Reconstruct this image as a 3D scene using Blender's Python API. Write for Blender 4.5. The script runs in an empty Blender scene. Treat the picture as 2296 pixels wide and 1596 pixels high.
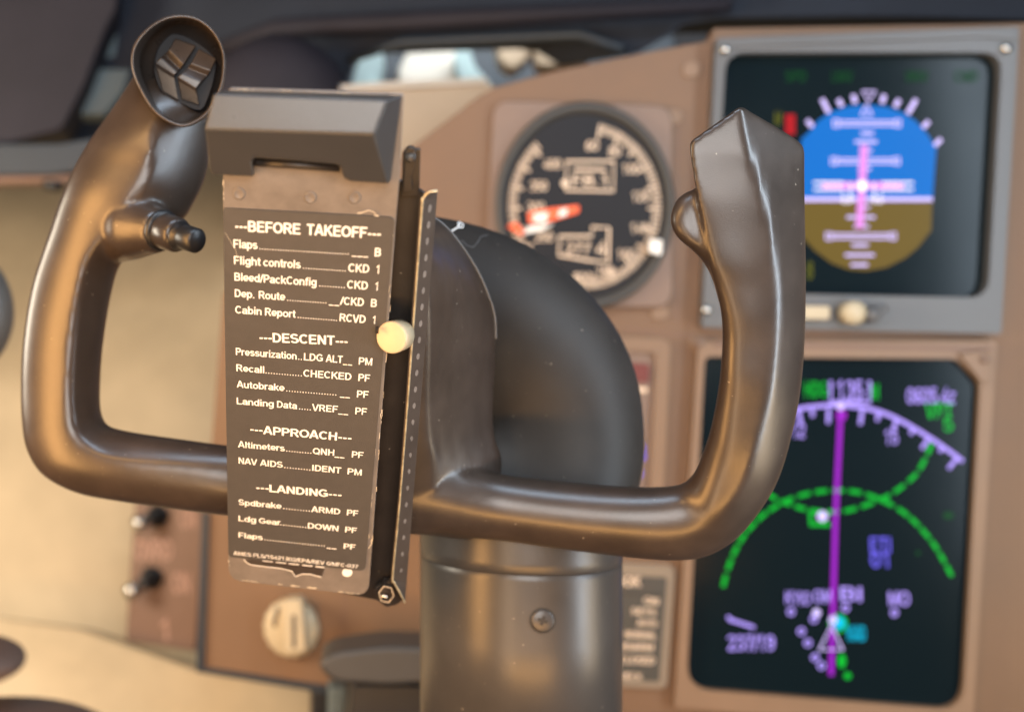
import bpy, math, random
from mathutils import Vector, Matrix
random.seed(7)
S = bpy.context.scene
COL = S.collection

# ------------------------------------------------------------------ camera, light, exposure
F, U0, V0, W0 = 2500.0, 448.0, 798.0, 2296.0       # focal length and optical centre of the (cropped) photograph, in its pixels
cam = bpy.data.cameras.new('camera')
cam.sensor_width = 36.0
cam.lens = 36.0 * F / W0
cam.shift_x = (W0 / 2 - U0) / W0
cam.clip_start = 0.02
cam.clip_end = 200
cam.dof.use_dof = True
cam.dof.focus_distance = 0.508
cam.dof.aperture_fstop = cam.lens / 1000 / 0.0080
cam.dof.aperture_blades = 0
camo = bpy.data.objects.new('camera', cam)
camo.rotation_euler = (math.pi / 2, 0, 0)
COL.objects.link(camo)
S.camera = camo

world = bpy.data.worlds.new('World')
S.world = world
world.use_nodes = True
world.node_tree.nodes['Background'].inputs[0].default_value = (0.66, 0.68, 0.74, 1)
world.node_tree.nodes['Background'].inputs[1].default_value = 0.09


def area_light(name, loc, target, size, size_y, power, color):
    l = bpy.data.lights.new(name, 'AREA')
    l.shape = 'RECTANGLE'
    l.size, l.size_y, l.energy, l.color = size, size_y, power, color
    o = bpy.data.objects.new(name, l)
    o.location = loc
    o.rotation_euler = (Vector(target) - Vector(loc)).to_track_quat('-Z', 'Y').to_euler()
    COL.objects.link(o)
    return o


area_light('side_window_light', (0.80, 0.22, 0.10), (0.2, 0.6, 0.0), 0.11, 0.95, 7.5, (0.74, 0.87, 1.0))
area_light('overhead_light', (0.15, 0.15, 0.75), (0.15, 0.55, 0.0), 0.6, 0.20, 5.5, (0.62, 0.80, 1.0))
area_light('warm_cabin_light', (-0.50, 0.22, -0.06), (0.0, 0.6, 0.0), 0.18, 0.6, 7.5, (1.0, 0.50, 0.16))
area_light('warm_front_light', (-0.16, -0.02, -0.22), (0.2, 0.65, -0.1), 0.08, 0.5, 1.4, (1.0, 0.70, 0.44))
area_light('low_warm_light', (0.15, 0.14, -0.385), (0.18, 0.6, -0.14), 0.5, 0.06, 2.3, (1.0, 0.50, 0.15))
area_light('warm_upper_light', (-0.30, 0.12, 0.36), (0.0, 0.6, 0.0), 0.30, 0.10, 1.9, (1.0, 0.56, 0.22))
area_light('front_soft_light', (0.05, -0.60, 0.10), (0.2, 0.6, 0.0), 0.6, 0.5, 11.0, (1.0, 0.98, 0.96))
area_light('panel_light', (1.0, 0.3, -0.35), (0.55, 1.0, -0.05), 0.3, 0.3, 2.4, (1.0, 0.76, 0.46))
area_light('wall_fill_light', (-0.95, 0.75, 0.15), (-0.2, 2.1, -0.15), 0.4, 0.4, 20.0, (1.0, 0.88, 0.70))  # added fill lamp that brightens the cream wall at the left
area_light('gap_fill_light', (0.44, 1.46, 0.55), (0.42, 1.62, 0.40), 0.7, 0.10, 3.2, (0.88, 0.95, 1.0))  # added lamp hidden behind the hood, brightens the pale parts in the gap

S.view_settings.view_transform = 'Standard'
S.view_settings.look = 'None'
S.view_settings.exposure = 0.06
S.view_settings.gamma = 1.0
S.render.engine = 'CYCLES'
S.cycles.use_denoising = True
S.cycles.max_bounces = 6


# ------------------------------------------------------------------ helpers
def P(u, v, d):
    """the point seen at photograph pixel u, v at depth d (metres)"""
    return Vector(((u - U0) / F * d, d, -(v - V0) / F * d))


def PF(u, v, d):
    """the same, for the cockpit behind the yoke"""
    return P(u, v, d * KF)


def ray(u, v):
    return Vector(((u - U0) / F, 1.0, -(v - V0) / F))


class Frame:
    """a plane: origin, right, up and the normal that faces the viewer"""
    def __init__(self, o, ex, ey, n):
        self.o, self.ex, self.ey, self.n = o, ex, ey, n

    def pix(self, u, v, h=0.0):
        r = ray(u, v)
        return r * ((self.o + self.n * h).dot(self.n) / r.dot(self.n))


def zoomed(x0, y0, s):
    return lambda x, y: ((x0 + x / s) * W0 / 4096, (y0 + y / s) * W0 / 4096)


z2 = zoomed(750, 300, 1.451)
z3 = zoomed(850, 1300, 1.388)
z5 = zoomed(450, 50, 3.192)
z6 = zoomed(2700, 50, 1.182)
z7 = zoomed(2650, 1300, 1.0318)
z8 = zoomed(0, 1800, 1.2756)
zg = zoomed(1900, 350, 1.773)
zp = zoomed(2350, 2150, 2.289)
zw = zoomed(1200, 0, 1.2756)
zl = zoomed(0, 0, 1.5307)


def root_loc(o):
    v = Vector((0, 0, 0))
    while o is not None:
        v = v + o.location
        o = o.parent
    return v


def thing(name, label, cat, loc, group=None, kind=None):
    o = bpy.data.objects.new(name, None)
    o.empty_display_size = 0.02
    o.location = loc
    COL.objects.link(o)
    return tag(o, label, cat, group, kind)


def tag(o, label=None, cat=None, group=None, kind=None):
    if label: o['label'] = label
    if cat: o['category'] = cat
    if group: o['group'] = group
    if kind: o['kind'] = kind
    return o


def mesh(name, verts, faces, mat, parent=None, smooth=False, bevel=0.0, seg=2):
    off = root_loc(parent)
    me = bpy.data.meshes.new(name)
    me.from_pydata([tuple(Vector(v) - off) for v in verts], [], faces)
    me.validate()
    me.update()
    if smooth:
        for p in me.polygons:
            p.use_smooth = True
    if mat: me.materials.append(mat)
    o = bpy.data.objects.new(name, me)
    COL.objects.link(o)
    if parent: o.parent = parent
    if bevel:
        b = o.modifiers.new('bevel', 'BEVEL')
        b.width, b.segments, b.limit_method = bevel, seg, 'ANGLE'
        b.angle_limit = math.radians(35)
        for p in me.polygons:
            p.use_smooth = True
        me.set_sharp_from_angle(angle=math.radians(40)) if not bevel else None
        w = o.modifiers.new('normals', 'WEIGHTED_NORMAL')
        w.keep_sharp = True
    return o


class Bag:
    """collects shapes that become one mesh"""
    def __init__(self):
        self.v, self.f, self.k = [], [], 0

    def add(self, verts, faces):
        n = len(self.v)
        self.v += [Vector(x) for x in verts]
        self.f += [tuple(i + n for i in f) for f in faces]

    def poly(self, fr, pts, h):
        """flat shape on a plane; each one a hair above the last"""
        self.k += 1
        hh = h + 0.000006 * (self.k % 40)
        self.add([fr.pix(u, v, hh) for u, v in pts], [tuple(range(len(pts)))])

    def stroke(self, fr, pts, w, h, closed=False):
        n = len(pts)
        L, R = [], []
        for i in range(n):
            a = Vector(pts[(i - 1) % n] if closed or i > 0 else pts[i])
            b = Vector(pts[(i + 1) % n] if closed or i < n - 1 else pts[i])
            t = (b - a).normalized()
            nn = Vector((-t.y, t.x)) * w / 2
            c = Vector(pts[i])
            L.append(tuple(c + nn)); R.append(tuple(c - nn))
        self.k += 1
        hh = h + 0.000006 * (self.k % 40)
        v = [fr.pix(u, q, hh) for u, q in L] + [fr.pix(u, q, hh) for u, q in R]
        m = n if closed else n - 1
        self.add(v, [(i, (i + 1) % n, n + (i + 1) % n, n + i) for i in range(m)])

    def disc(self, fr, c, rx, ry, h, n=20):
        self.poly(fr, [(c[0] + rx * math.cos(6.28318 * i / n), c[1] + ry * math.sin(6.28318 * i / n)) for i in range(n)], h)

    def text(self, fr, s, a, b, cap, h, weight=1.35):
        """writing whose baseline runs from pixel a to pixel b on the plane; cap height in metres"""
        parts, x0, x1 = strokes(s, weight)
        A, B = fr.pix(a[0], a[1], h), fr.pix(b[0], b[1], h)
        d = B - A
        up = fr.n.cross(d).normalized()
        k = d.length / (x1 - x0)
        dn = d.normalized()
        nn = fr.n.normalized()
        cap *= fr.n.length / 10
        for v, f in parts:
            self.k += 1
            o_ = nn * (0.000004 * (self.k % 23))
            self.add([A + dn * ((x - x0) * k) + up * (y * cap) + o_ for x, y in v], f)

    def tube(self, path, radii, n=12, caps=True, up=None):
        rings = []
        m = len(path)
        for i, p in enumerate(path):
            a = Vector(path[max(i - 1, 0)]); b = Vector(path[min(i + 1, m - 1)])
            t = (b - a).normalized()
            e = Vector((0, 0, 1)) if abs(t.z) < 0.9 else Vector((0, 1, 0))
            x = t.cross(e).normalized(); y = x.cross(t)
            r = radii[i] if isinstance(radii, (list, tuple)) else radii
            rings.append([Vector(p) + (x * math.cos(6.28318 * j / n) + y * math.sin(6.28318 * j / n)) * r for j in range(n)])
        self.loft(rings, caps)

    def loft(self, rings, caps=True):
        n = len(rings[0])
        v = [p for r in rings for p in r]
        f = []
        for i in range(len(rings) - 1):
            for j in range(n):
                k = (j + 1) % n
                f.append((i * n + j, i * n + k, (i + 1) * n + k, (i + 1) * n + j))
        if caps:
            f.append(tuple(reversed(range(n))))
            f.append(tuple((len(rings) - 1) * n + j for j in range(n)))
        self.add(v, f)

    def slab(self, front, vec):
        n = len(front)
        back = [Vector(p) + vec for p in front]
        f = [tuple(range(n)), tuple(reversed(range(n, 2 * n)))]
        f += [(i, n + i, n + (i + 1) % n, (i + 1) % n) for i in range(n)]
        self.add(list(front) + back, f)

    def build(self, name, mat, parent=None, smooth=False, bevel=0.0, seg=2):
        return mesh(name, self.v, self.f, mat, parent, smooth, bevel, seg)


# a plain bold sans drawn as strokes: letters on a grid whose capitals are 10 high
def bow(cx, cy, rx, ry, a0, a1, n=9):
    return [(cx + rx * math.cos(math.radians(a0 + (a1 - a0) * k / n)), cy + ry * math.sin(math.radians(a0 + (a1 - a0) * k / n))) for k in range(n + 1)]


def loop(cx, cy, rx, ry, n=16):
    return bow(cx, cy, rx, ry, 90, 450, n)


LETTERS = {
    'A': (7.2, [[(0.7, 0), (3.3, 9.6), (3.9, 9.6), (6.5, 0)], [(1.7, 3.0), (5.5, 3.0)]]),
    'B': (7.0, [[(1.3, 0), (1.3, 10)], [(1.3, 9.25)] + bow(3.9, 7.25, 1.7, 2.0, 90, -90) + [(1.3, 5.25)], [(3.6, 5.25)] + bow(4.0, 3.0, 2.0, 2.25, 90, -90) + [(1.3, 0.75)]]),
    'C': (7.2, [bow(3.8, 5, 2.8, 4.25, 42, 318, 14)]),
    'D': (7.2, [[(1.3, 0), (1.3, 10)], [(1.3, 9.25)] + bow(3.3, 5, 2.9, 4.25, 90, -90, 12) + [(1.3, 0.75)]]),
    'E': (6.6, [[(1.3, 0), (1.3, 10)], [(1.3, 9.25), (6.1, 9.25)], [(1.3, 5.2), (5.7, 5.2)], [(1.3, 0.75), (6.3, 0.75)]]),
    'F': (6.2, [[(1.3, 0), (1.3, 10)], [(1.3, 9.25), (6.0, 9.25)], [(1.3, 4.9), (5.4, 4.9)]]),
    'G': (7.8, [bow(4.0, 5, 3.0, 4.25, 42, 310, 14) + [(6.6, 1.9), (6.6, 4.6), (4.1, 4.6)]]),
    'H': (7.3, [[(1.3, 0), (1.3, 10)], [(6.0, 0), (6.0, 10)], [(1.3, 5.2), (6.0, 5.2)]]),
    'I': (2.9, [[(1.45, 0), (1.45, 10)]]),
    'K': (7.1, [[(1.3, 0), (1.3, 10)], [(6.2, 10), (1.6, 4.2)], [(3.0, 5.9), (6.6, 0)]]),
    'L': (6.1, [[(1.3, 0), (1.3, 10)], [(1.3, 0.75), (6.0, 0.75)]]),
    'M': (8.4, [[(1.3, 0), (1.3, 10)], [(7.1, 0), (7.1, 10)], [(1.5, 9.6), (4.2, 0.6), (6.9, 9.6)]]),
    'N': (7.3, [[(1.3, 0), (1.3, 10)], [(6.0, 0), (6.0, 10)], [(1.5, 9.7), (5.8, 0.3)]]),
    'O': (7.8, [loop(3.9, 5, 3.0, 4.25, 20)]),
    'P': (6.7, [[(1.3, 0), (1.3, 10)], [(1.3, 9.25)] + bow(3.9, 6.9, 1.9, 2.35, 90, -90) + [(1.3, 4.55)]]),
    'Q': (7.8, [loop(3.9, 5, 3.0, 4.25, 20), [(4.4, 2.6), (6.9, -0.4)]]),
    'R': (7.2, [[(1.3, 0), (1.3, 10)], [(1.3, 9.25)] + bow(4.1, 7.1, 1.8, 2.15, 90, -90) + [(1.3, 4.95)], [(3.8, 4.9), (6.5, 0)]]),
    'S': (6.7, [bow(3.3, 7.15, 2.3, 2.1, 25, 270, 10) + bow(3.4, 2.9, 2.5, 2.15, 88, -155, 10)]),
    'T': (6.2, [[(3.1, 0), (3.1, 9.2)], [(0.2, 9.25), (6.0, 9.25)]]),
    'U': (7.3, [[(1.3, 10), (1.3, 3.4)] + bow(3.65, 3.3, 2.35, 2.55, 180, 360, 10) + [(6.0, 10)]]),
    'V': (6.8, [[(0.6, 10), (3.1, 0.4), (3.7, 0.4), (6.2, 10)]]),
    'W': (9.6, [[(0.6, 10), (2.5, 0.4), (2.9, 0.4), (4.7, 9.6), (4.9, 9.6), (6.7, 0.4), (7.1, 0.4), (9.0, 10)]]),
    'X': (6.8, [[(0.7, 10), (6.1, 0)], [(0.7, 0), (6.1, 10)]]),
    'Y': (6.8, [[(0.6, 10), (3.4, 4.2), (6.2, 10)], [(3.4, 0), (3.4, 4.4)]]),
    '0': (6.2, [loop(3.1, 5, 2.3, 4.25, 18)]),
    '1': (6.2, [[(0.9, 7.4), (2.4, 8.2), (3.5, 9.7), (3.5, 0)]]),
    '2': (6.2, [bow(3.0, 7.1, 2.3, 2.15, 170, -25, 8) + [(3.6, 3.9), (1.3, 1.6), (0.9, 0.75), (5.6, 0.75)]]),
    '3': (6.2, [bow(3.0, 7.25, 2.1, 2.0, 160, -90, 9) + bow(3.0, 3.0, 2.4, 2.25, 90, -165, 9)]),
    '4': (6.2, [[(4.3, 0), (4.3, 9.6), (0.7, 3.0), (5.9, 3.0)]]),
    '5': (6.2, [[(5.3, 9.25), (1.6, 9.25), (1.1, 5.0)] + bow(3.1, 3.4, 2.3, 2.6, 135, -160, 11)]),
    '6': (6.2, [loop(3.2, 3.0, 2.2, 2.25), [(1.0, 3.2), (1.1, 6.0), (1.9, 8.3), (3.3, 9.25), (4.6, 8.9), (5.2, 7.8)]]),
    '7': (6.2, [[(0.7, 9.25), (5.4, 9.25), (3.4, 5.0), (2.5, 0)]]),
    '8': (6.2, [loop(3.1, 7.3, 2.0, 1.95), loop(3.1, 3.0, 2.35, 2.25)]),
    '9': (6.2, [loop(3.0, 7.0, 2.2, 2.25), [(5.2, 6.8), (5.1, 4.0), (4.3, 1.7), (2.9, 0.75), (1.6, 1.1), (1.0, 2.2)]]),
    'a': (5.8, [[(0.9, 5.4)] + bow(2.9, 4.9, 1.9, 1.7, 150, 0, 7) + [(4.8, 1.2), (5.2, 0)], [(4.8, 4.1), (2.4, 3.6)] + bow(2.4, 2.15, 1.5, 1.45, 95, 290, 8) + [(4.0, 1.1), (4.8, 2.2)]]),
    'b': (6.1, [[(1.1, 0), (1.1, 10)], loop(3.2, 3.65, 2.0, 2.95)]),
    'c': (5.7, [bow(3.1, 3.65, 2.2, 2.95, 45, 315, 12)]),
    'd': (6.1, [[(5.0, 0), (5.0, 10)], loop(2.9, 3.65, 2.0, 2.95)]),
    'e': (5.8, [[(0.9, 3.5), (5.1, 3.5)] + bow(3.0, 3.75, 2.15, 2.9, 0, 318, 14)]),
    'f': (3.6, [[(1.7, 0), (1.7, 8.0), (2.1, 9.1), (3.5, 9.35)], [(0.2, 6.7), (3.3, 6.7)]]),
    'g': (6.1, [loop(2.9, 3.75, 2.0, 2.85), [(5.0, 7.3), (5.0, -0.6)] + bow(3.0, -0.4, 2.0, 1.7, -10, -160, 7)]),
    'h': (6.0, [[(1.1, 0), (1.1, 10)], [(1.1, 4.4)] + bow(3.0, 4.4, 1.9, 2.2, 150, 0, 7) + [(4.9, 0)]]),
    'i': (2.6, [[(1.3, 0), (1.3, 7.3)], [(1.3, 8.5), (1.3, 10)]]),
    'k': (5.7, [[(1.1, 0), (1.1, 10)], [(4.9, 7.3), (1.5, 3.4)], [(2.5, 4.5), (5.2, 0)]]),
    'l': (2.6, [[(1.3, 0), (1.3, 10)]]),
    'm': (8.9, [[(1.1, 0), (1.1, 7.3)], [(1.1, 4.5)] + bow(2.8, 4.6, 1.7, 2.0, 150, 0, 6) + [(4.5, 0)], [(4.5, 4.5)] + bow(6.2, 4.6, 1.7, 2.0, 150, 0, 6) + [(7.9, 0)]]),
    'n': (6.0, [[(1.1, 0), (1.1, 7.3)], [(1.1, 4.4)] + bow(3.0, 4.4, 1.9, 2.2, 150, 0, 7) + [(4.9, 0)]]),
    'o': (6.1, [loop(3.05, 3.65, 2.2, 2.95)]),
    'p': (6.1, [[(1.1, -2.7), (1.1, 7.3)], loop(3.2, 3.65, 2.0, 2.95)]),
    'r': (4.0, [[(1.1, 0), (1.1, 7.3)], [(1.1, 4.6), (1.7, 6.1), (2.6, 6.6), (3.8, 6.4)]]),
    's': (5.5, [bow(2.7, 5.2, 1.8, 1.4, 25, 265, 8) + bow(2.8, 2.2, 2.0, 1.5, 85, -155, 8)]),
    't': (3.6, [[(1.7, 9.4), (1.7, 1.9), (2.2, 0.9), (3.4, 0.8)], [(0.2, 6.7), (3.3, 6.7)]]),
    'u': (6.0, [[(4.9, 0), (4.9, 7.3)], [(1.1, 7.3), (1.1, 2.8)] + bow(3.0, 2.8, 1.9, 2.1, 180, 340, 7)]),
    'z': (5.3, [[(0.5, 6.6), (4.6, 6.6), (0.7, 0.75), (4.8, 0.75)]]),
    '-': (4.0, [[(0.5, 3.8), (3.5, 3.8)]]),
    '.': (2.8, [[(0.6, 0.75), (2.1, 0.75)]]),
    '/': (3.2, [[(0.2, -0.2), (3.0, 10.1)]]),
}


def ribbon(pts, w):
    """an even stroke along a line of points"""
    v, n = [], len(pts)
    closed = (Vector(pts[0]) - Vector(pts[-1])).length < 1e-4
    for i in range(n):
        p = Vector(pts[i])
        a = Vector(pts[i - 1]) if i else (Vector(pts[-2]) if closed else p)
        b = Vector(pts[i + 1]) if i < n - 1 else (Vector(pts[1]) if closed else p)
        d0 = (p - a).normalized() if (p - a).length else (b - p).normalized()
        d1 = (b - p).normalized() if (b - p).length else d0
        t = (d0 + d1).normalized()
        nn = Vector((-t.y, t.x))
        m = min(1.7, 1.0 / max(0.3, nn.dot(Vector((-d0.y, d0.x)))))
        v += [p + nn * (w / 2 * m), p - nn * (w / 2 * m)]
    return v, [(2 * i, 2 * i + 1, 2 * i + 3, 2 * i + 2) for i in range(n - 1)]


def strokes(s, w):
    """all strokes of a word with its left and right ends"""
    out, x = [], 0.0
    for c in s:
        adv, lines = LETTERS[c]
        for l in lines:
            v, f = ribbon(l, w)
            out.append(([(q.x + x, q.y) for q in v], f))
        x += adv
    xs = [q[0] for v, f in out for q in v]
    return out, min(xs), max(xs)


def rounded(pts, r, n=6):
    out = []
    m = len(pts)
    for i in range(m):
        p = Vector(pts[i]); a = Vector(pts[i - 1]); b = Vector(pts[(i + 1) % m])
        rr = r[i] if isinstance(r, (list, tuple)) else r
        if rr <= 0:
            out.append(tuple(p)); continue
        A = p + (a - p).normalized() * min(rr, (a - p).length * .49)
        B = p + (b - p).normalized() * min(rr, (b - p).length * .49)
        for k in range(n + 1):
            t = k / n
            out.append(tuple(A * (1 - t) ** 2 + p * 2 * t * (1 - t) + B * t * t))
    return out


def copy_part(o, parent, loc=None):
    c = o.copy()
    COL.objects.link(c)
    c.parent = parent
    if loc is not None: c.location = loc
    return c


# ------------------------------------------------------------------ materials
def lin(c):
    return tuple((x / 12.92 if x <= 0.04045 else ((x + 0.055) / 1.055) ** 2.4) for x in [q / 255 for q in c])


def paint(name, color, rough=0.45, var=0.12, vscale=30, bump=0.0, bscale=900, metallic=0.0, spec=0.5, coat=0.0, speck=0.0):
    m = bpy.data.materials.new(name)
    m.use_nodes = True
    nt = m.node_tree
    b = nt.nodes['Principled BSDF']
    b.inputs['Roughness'].default_value = rough
    b.inputs['Metallic'].default_value = metallic
    b.inputs['Specular IOR Level'].default_value = spec
    b.inputs['Coat Weight'].default_value = coat
    b.inputs['Coat Roughness'].default_value = 0.24
    tc = nt.nodes.new('ShaderNodeTexCoord')
    nz = nt.nodes.new('ShaderNodeTexNoise')
    nz.inputs['Scale'].default_value = vscale
    nz.inputs['Detail'].default_value = 6
    nz.inputs['Roughness'].default_value = 0.65
    nt.links.new(tc.outputs['Object'], nz.inputs['Vector'])
    rp = nt.nodes.new('ShaderNodeValToRGB')
    rp.color_ramp.elements[0].position = 0.3
    rp.color_ramp.elements[1].position = 0.7
    rp.color_ramp.elements[0].color = tuple(x * (1 - var) for x in color) + (1,)
    rp.color_ramp.elements[1].color = tuple(min(1, x * (1 + var)) for x in color) + (1,)
    nt.links.new(nz.outputs['Fac'], rp.inputs['Fac'])
    out = rp.outputs['Color']
    if speck:
        n2 = nt.nodes.new('ShaderNodeTexNoise')
        n2.inputs['Scale'].default_value = 420
        n2.inputs['Detail'].default_value = 1
        nt.links.new(tc.outputs['Object'], n2.inputs['Vector'])
        r2 = nt.nodes.new('ShaderNodeValToRGB')
        r2.color_ramp.elements[0].position = 0.77
        r2.color_ramp.elements[1].position = 0.80
        r2.color_ramp.elements[1].color = (speck, speck, speck, 1)
        nt.links.new(n2.outputs['Fac'], r2.inputs['Fac'])
        mx = nt.nodes.new('ShaderNodeMixRGB')
        mx.inputs[2].default_value = (0.45, 0.4, 0.33, 1)
        nt.links.new(r2.outputs['Color'], mx.inputs[0])
        nt.links.new(out, mx.inputs[1])
        out = mx.outputs[0]
    nt.links.new(out, b.inputs['Base Color'])
    rr = nt.nodes.new('ShaderNodeMapRange')
    rr.inputs['To Min'].default_value = max(0.02, rough - 0.07)
    rr.inputs['To Max'].default_value = rough + 0.07
    nt.links.new(nz.outputs['Fac'], rr.inputs['Value'])
    nt.links.new(rr.outputs[0], b.inputs['Roughness'])
    if bump:
        n3 = nt.nodes.new('ShaderNodeTexNoise')
        n3.inputs['Scale'].default_value = bscale
        n3.inputs['Detail'].default_value = 2
        nt.links.new(tc.outputs['Object'], n3.inputs['Vector'])
        bp = nt.nodes.new('ShaderNodeBump')
        bp.inputs['Strength'].default_value = bump
        bp.inputs['Distance'].default_value = 0.0004
        nt.links.new(n3.outputs['Fac'], bp.inputs['Height'])
        nt.links.new(bp.outputs[0], b.inputs['Normal'])
    return m


def glow(name, rgb, k=1.0):
    m = bpy.data.materials.new(name)
    m.use_nodes = True
    b = m.node_tree.nodes['Principled BSDF']
    c = lin(rgb)
    b.inputs['Base Color'].default_value = (0.004, 0.004, 0.004, 1)
    b.inputs['Specular IOR Level'].default_value = 0.06
    b.inputs['Roughness'].default_value = 0.3
    b.inputs['Emission Color'].default_value = c + (1,)
    b.inputs['Emission Strength'].default_value = k
    return m


M_yoke = paint('brown_yoke_paint', (0.036, 0.026, 0.020), 0.35, 0.24, 35, bump=0.16, bscale=1500, speck=0.35, coat=0.26)
M_cup = paint('dark_brown_cup_plastic', (0.030, 0.024, 0.021), 0.28, 0.08, 40)
M_dark = paint('black_column_paint', (0.022, 0.019, 0.017), 0.55, 0.2, 30, bump=0.15, bscale=700, speck=0.3, spec=0.3)
M_column = paint('grey_brown_column_paint', (0.042, 0.039, 0.037), 0.34, 0.1, 25, bump=0.12, bscale=800, speck=0.3)
M_plate = paint('worn_brown_plate_paint', (0.165, 0.148, 0.136), 0.5, 0.22, 60, bump=0.1, bscale=500)
M_placard = paint('charcoal_placard', (0.064, 0.061, 0.059), 0.55, 0.06, 200, bump=0.3, bscale=1600)
M_clip = paint('satin_grey_clip', (0.043, 0.042, 0.042), 0.30, 0.05, 60, bump=0.2, bscale=1500)
M_bracket = paint('black_bracket', (0.022, 0.018, 0.016), 0.4, 0.2, 60, bump=0.1, speck=0.25)
M_flange = paint('dark_brown_flange', (0.05, 0.04, 0.034), 0.42, 0.15, 60, bump=0.1)
M_wear = paint('worn_bare_metal', (0.62, 0.55, 0.38), 0.35, 0.4, 220, metallic=0.6)
M_chip = paint('chipped_paint_edge', (0.62, 0.56, 0.46), 0.6, 0.2, 200)
M_ink = paint('cream_print', (0.88, 0.88, 0.86), 0.6, 0.03, 200)
M_knob = paint('ivory_plastic', (0.46, 0.38, 0.25), 0.4, 0.04, 30)
M_steel = paint('bright_steel', (0.6, 0.58, 0.55), 0.25, 0.1, 60, metallic=1.0)
M_black = paint('black_plastic', (0.011, 0.011, 0.012), 0.38, 0.1, 60)
M_panel = paint('brown_panel_paint', (0.152, 0.084, 0.044), 0.55, 0.08, 12, bump=0.1)
M_panel2 = paint('tan_bezel_paint', (0.20, 0.122, 0.072), 0.5, 0.08, 12)
M_gbezel = paint('brown_gauge_case', (0.175, 0.115, 0.085), 0.5, 0.08, 20)
M_grey = paint('grey_bezel_paint', (0.092, 0.092, 0.094), 0.4, 0.06, 15)
M_screen = paint('black_screen_glass', (0.004, 0.009, 0.012), 0.18, 0.0, 5, spec=0.12)
M_dial = paint('black_dial_face', (0.007, 0.007, 0.010), 0.5, 0.05, 30, spec=0.25)
M_mark = paint('cream_dial_marks', (0.72, 0.55, 0.40), 0.6, 0.03, 30)
M_orange = paint('orange_needle', (0.90, 0.12, 0.03), 0.5, 0.03, 30)
M_white = paint('white_marks', (0.85, 0.82, 0.76), 0.5, 0.03, 30)
M_hood = paint('dark_hood_vinyl', (0.017, 0.021, 0.031), 0.65, 0.2, 6, bump=0.2, bscale=200, spec=0.2)
M_hood2 = paint('purple_brown_hood', (0.020, 0.018, 0.024), 0.65, 0.2, 6, spec=0.2)
M_navy = paint('navy_trim', (0.014, 0.022, 0.032), 0.5, 0.15, 8)
M_teal = paint('grey_teal_trim', (0.085, 0.115, 0.125), 0.6, 0.12, 8)
M_cream = paint('cream_cabin_lining', (0.46, 0.36, 0.23), 0.6, 0.24, 2.2)  # broad tone noise stands in for soft blurred shadows on the wall
M_greige = paint('greige_cabin_lining', (0.40, 0.32, 0.23), 0.6, 0.08, 4)
M_switch = paint('brown_switch_panel', (0.15, 0.082, 0.055), 0.5, 0.1, 15)
M_pink = paint('pink_beige_legend', (0.36, 0.21, 0.16), 0.6, 0.05, 30)
M_maroon = paint('maroon_fabric', (0.050, 0.027, 0.018), 0.7, 0.1, 15)
M_lever = paint('dark_grey_lever', (0.045, 0.042, 0.038), 0.5, 0.1, 15)
M_mint = paint('pale_mint_metal', (0.26, 0.34, 0.34), 0.5, 0.3, 20)
M_ltan = paint('pale_tan_metal', (0.34, 0.25, 0.165), 0.5, 0.2, 8)
M_lcream = paint('pale_cream_metal', (0.52, 0.47, 0.40), 0.5, 0.15, 8)
M_plq = paint('grey_tan_placard_frame', (0.20, 0.155, 0.11), 0.5, 0.06, 20)
M_plqd = paint('dark_grey_placard', (0.045, 0.042, 0.036), 0.5, 0.08, 20)
M_red = paint('red_flag', (0.13, 0.02, 0.015), 0.5, 0.05, 20)

G_sky = glow('screen_blue', (8, 118, 214))
G_gnd = glow('screen_ochre', (118, 96, 38))
G_lil = glow('screen_lilac', (205, 188, 246), 1.5)
G_pink = glow('screen_pink', (240, 150, 240), 1.1)
G_mag = glow('screen_magenta', (172, 36, 212), 1.0)
G_vio = glow('screen_violet', (160, 138, 226), 1.7)
G_pur = glow('screen_indigo', (98, 88, 214), 1.6)
G_grn = glow('screen_green', (0, 178, 46), 1.25)
G_dgrn = glow('screen_dim_green', (4, 84, 34), 0.8)
G_cyan = glow('screen_cyan', (0, 170, 205), 1.5)
G_wht = glow('screen_white', (255, 246, 255), 1.5)
G_red = glow('screen_red', (190, 20, 32), 1.0)
G_olv = glow('screen_olive', (120, 120, 30), 0.8)

# ------------------------------------------------------------------ planes everything is laid out on
ex = Vector((0.973, -0.231, -0.026)).normalized()
up = Vector((0.026, -0.044, 1.0))
up = (up - ex * up.dot(ex)).normalized()
KF = 1.25                                  # everything behind the yoke stands this much farther than first estimated
_n = ex.cross(up).normalized()
if _n.y > 0: _n = -_n
PANEL = Frame(P(1930, 800, 0.80 * KF), ex * KF, up * KF, _n * KF)
SC = 0.060
cx = Vector((0.9866, 0.1591, -0.0355))     # the card's right, in x right / y away / z up
cx = Vector((0.9866, -0.1429, -0.0785)).normalized()
cd = Vector((0.0355, 0.6580, -0.7522))
cd = (cd - cx * cd.dot(cx)).normalized()
cn = cx.cross(-cd).normalized()
if cn.y > 0: cn = -cn
CARD = Frame(Vector((0.2339, 7.6602, 0.7441)) * SC, cx, -cd, cn)


def card_depth(u, v, h=0.0):
    return CARD.pix(u, v, h).y


# ------------------------------------------------------------------ cabin: hood, window post, lining, console
def board(name, px, d, mat, thick, parent=None, tilt=None, bevel=0.004):
    """a thick board whose front outline is given by pixels and a depth (number, or one per corner)"""
    ds = d if isinstance(d, (list, tuple)) else [d] * len(px)
    front = [PF(u, v, q) for (u, v), q in zip(px, ds)]
    b = Bag()
    b.slab(front, Vector((0.0, thick, 0)) if tilt is None else Vector(tilt))
    return b.build(name, mat, parent, bevel=bevel)


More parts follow.
